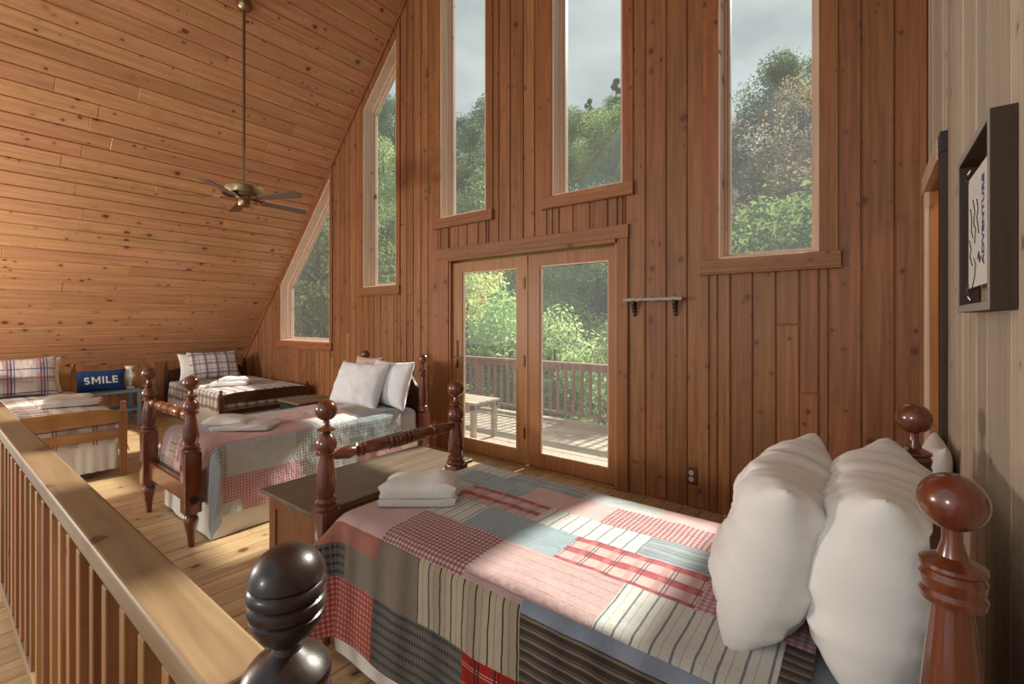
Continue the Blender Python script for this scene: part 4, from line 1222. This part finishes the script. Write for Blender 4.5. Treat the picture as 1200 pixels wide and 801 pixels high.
# black nightstand between the walnut bed and the four-poster
bk = empty('nightstand', (-5.50, 2.98, 0), label='black nightstand with a slatted grey top behind the pink quilted bed', cat='nightstand')
MB().box((-.24, -.23, .06), (.24, .23, .425), .004).build('body', M['blackwood'], bk)
for k in range(5): MB().box((-.26, -.25 + k * .101, .425), (.26, -.25 + k * .101 + .093, .45), .003).build('slat', M['chesttop'], bk)
dw = MB().box((-.21, -.244, .27), (.21, -.23, .41), .003).build('drawer', M['blackwood'], bk)
MB().lathe([(.004, 0), (.006, -.012), (.014, -.018), (.012, -.026), (.003, -.029)], 12, axis='y', at=(0, -.244, .35)).build('knob', M['nickel'], dw, smooth=True)
for sx in (-.23, .19):
    for sy in (-.22, .18): MB().box((sx, sy, 0), (sx + .04, sy + .04, .06)).build('leg', M['blackwood'], bk)

# ------------------------------------------------------------------ ceiling fan
HX, HY = -5.03, 2.05
HZ = 2.645
fan = empty('ceiling_fan', (HX, HY, HZ), label='five-bladed antique brass ceiling fan on a long downrod under the sloped ceiling', cat='ceiling fan')
zc = roof(HX) - HZ
cm = Matrix.Translation((0, 0, zc)) @ Matrix.Rotation(-AL, 4, 'Y')
MB().lathe([(.070, -.002), (.072, -.012), (.066, -.03), (.050, -.055), (.022, -.07), (.014, -.074)], 24, mat=cm).build('canopy', M['brass'], fan, smooth=True, sharp=40)
MB().lathe([(.0125, .10), (.0125, zc - .05)], 14).build('downrod', M['brassdark'], fan, smooth=True, sharp=40)
MB().lathe([(.05, .018), (.150, .020), (.180, .036), (.190, .040), (.192, .044), (.192, .112), (.186, .118), (.150, .124), (.04, .128), (.026, .14), (.018, .16)], 36).build('motor', M['brass'], fan, smooth=True, sharp=40)
MB().lathe([(.02, -.075), (.05, -.072), (.058, -.062), (.058, -.012), (.075, .0), (.085, .022)], 28).build('switch_housing', M['brass'], fan, smooth=True, sharp=40)
PH = 22
for k in range(5):
    a = math.radians(PH + 72 * k)
    mt = Matrix.Rotation(a, 4, 'Z') @ Matrix.Translation((0, 0, .0)) @ Matrix.Rotation(math.radians(-12), 4, 'X')
    bl = []
    for i in range(9):                                    # rounded tip
        t_ = -PI / 2 + PI * i / 8; bl.append((.645 + .035 * math.cos(t_), .066 * math.sin(t_)))
    poly = [(.20, .045), (.20, -.045)] + bl
    o = MB().prism(poly, (0, 0, 0), UX, UY, UZ, .008).build('blade', M['blade'], fan); o.matrix_local = mt
    i_ = MB().box((.07, -.014, .006), (.16, .014, .016), .003).prism([(.15, -.016), (.20, -.045), (.27, -.03), (.30, 0), (.27, .03), (.20, .045), (.15, .016)], (0, 0, .008), UX, UY, UZ, .005).build('blade_iron', M['brassdark'], o)

# ------------------------------------------------------------------ wall things
sh = empty('wall_shelf', (-1.345, D, 1.58), label='short rough driftwood shelf on two small iron brackets beside the glazed doors', cat='shelf')
vs = []
n = 16
poly_t = [(-.235 + .47 * k / n, .012 + .008 * noise.noise((k * .9, 1, 2))) for k in range(n + 1)]
poly_b = [(.235 - .47 * k / n, -.010 + .008 * noise.noise((k * .8, 5, 2))) for k in range(n + 1)]
MB().prism(poly_t + poly_b, (0, -.085, 0), UX, UZ, UY, .085).build('board', M['frameedge'], sh)
for bx in (-.165, .165):
    poly = [(0, 0), (-.06, -.005), (-.058, -.025), (-.042, -.035), (-.046, -.05), (-.030, -.062), (-.034, -.078), (-.018, -.090), (-.020, -.105), (0, -.12)]
    MB().prism(poly, (bx - .011, 0, -.012), UY, UZ, UX, .022).build('bracket', M['iron'], sh)
ol = empty('wall_outlet', (-1.062, D, .24), label='brown outlet plate with two ivory receptacles low on the window wall', cat='outlet')
MB().box((-.044, -.008, -.066), (.044, 0, .066), .004).build('plate', M['outlet'], ol)
for z in (-.024, .024):
    rc = MB().lathe([(.019, 0), (.019, -.010), (.017, -.012), (.001, -.012)], 20, axis='y', at=(0, 0, z)).build('receptacle', M['ivory'], ol, smooth=True, sharp=35)
    for sx in (-.007, .005): MB().box((sx, -.0135, z - .001), (sx + .003, -.0115, z + .011)).build('slot', M['slot'], rc)
# shadow box with a lettered canvas on the right wall
fy0, fy1, fz0, fz1 = 1.53, 2.01, 1.436, 1.906
fr_ = empty('picture_box', (XW, (fy0 + fy1) / 2, (fz0 + fz1) / 2), label='deep dark wooden box frame holding a hooked white canvas on the whitewashed wall', cat='picture frame')
oy, oz = (fy0 + fy1) / 2, (fz0 + fz1) / 2
h_, w_ = (fz1 - fz0) / 2, (fy1 - fy0) / 2
T = .022
for nm, lo, hi in (('frame_side', (-.047, -w_, -h_), (-.001, -w_ + T, h_)), ('frame_side', (-.047, w_ - T, -h_), (-.001, w_, h_)),
                   ('frame_top', (-.047, -w_ + T, h_ - T), (-.001, w_ - T, h_)), ('frame_bottom', (-.047, -w_ + T, -h_), (-.001, w_ - T, -h_ + T))):
    s_ = MB().box(lo, hi, .0015).build(nm, M['frame'], fr_)
    MB().box((-.0485, lo[1] + .001, lo[2] + .001), (-.047, hi[1] - .001, hi[2] - .001)).build('pale_edge', M['frameedge'], s_)
cw, chh = w_ - T - .03, h_ - T - .05
cv = MB().box((-.030, -cw, -chh), (-.026, cw, chh), .001).build('canvas', M['paper'], fr_)
for sy in (-1, 1):
    for sz in (-1, 1):
        MB().tube([(-.028, sy * (cw - .012), sz * (chh - .012)), (-.034, sy * (cw + .004), sz * (chh + .006)), (-.030, sy * (cw + .016), sz * (chh + .022)), (-.024, sy * (cw + .012), sz * (chh + .035))], .0025, 6).build('hook', M['nickel'], fr_, smooth=True)
fc = bpy.data.curves.new('word', 'FONT'); fc.body = 'ADVENTURE'; fc.size = .042; fc.align_x = 'CENTER'; fc.align_y = 'CENTER'; fc.offset = .001; fc.extrude = .0004; fc.resolution_u = 2
to = bpy.data.objects.new('tmp', fc); COL.objects.link(to); bpy.context.view_layer.update()
tm = bpy.data.meshes.new_from_object(to); bpy.data.objects.remove(to)
lt = link('lettering', tm, M['blueink'], cv)
# reads upwards: text x -> world z, text normal -> -x
lt.matrix_local = Matrix(((0, 0, -1, -.0308), (0, 1, 0, -.042), (1, 0, 0, .01), (0, 0, 0, 1))) @ Matrix.Diagonal((1, 1, 1, 1))
sk = MB()
for pts in ([(.10, .07), (.08, .04), (.085, .0), (.06, -.02)], [(.06, .09), (.03, .05), (.05, .02), (.02, .0), (.035, -.04)], [(.12, -.02), (.09, -.05), (.11, -.07), (.07, -.10)],
            [(.0, .08), (-.02, .05), (.0, .03), (-.03, -.02)], [(.05, -.08), (.02, -.10), (.03, -.13), (.08, -.17)], [(-.01, -.09), (-.03, -.07), (-.04, -.10), (-.06, -.085)]):
    sk.tube([(-.0305, y + .045, z) for y, z in pts], .0016, 5)
sk.build('line_drawing', M['ink'], cv)
# little white hooks under the slope in the far corner
for k, (hx, hz) in enumerate(((-8.50, 1.20), (-8.56, 1.05))):
    o = MB().tube([(0, 0, 0), (0, -.03, 0), (0, -.04, .012)], .006, 8).lathe(ballp(.014, 0, 7, -88, 88), 12, at=(0, -.045, .014)).build('wall_hook', M['whitehook'], loc=(hx, D, hz), smooth=True)
    tag(o, ('small white wall hook nearer the roof slope above the walnut bed', 'small white wall hook lower and beside the corner above the walnut bed')[k], 'hook', 'white wall hooks')
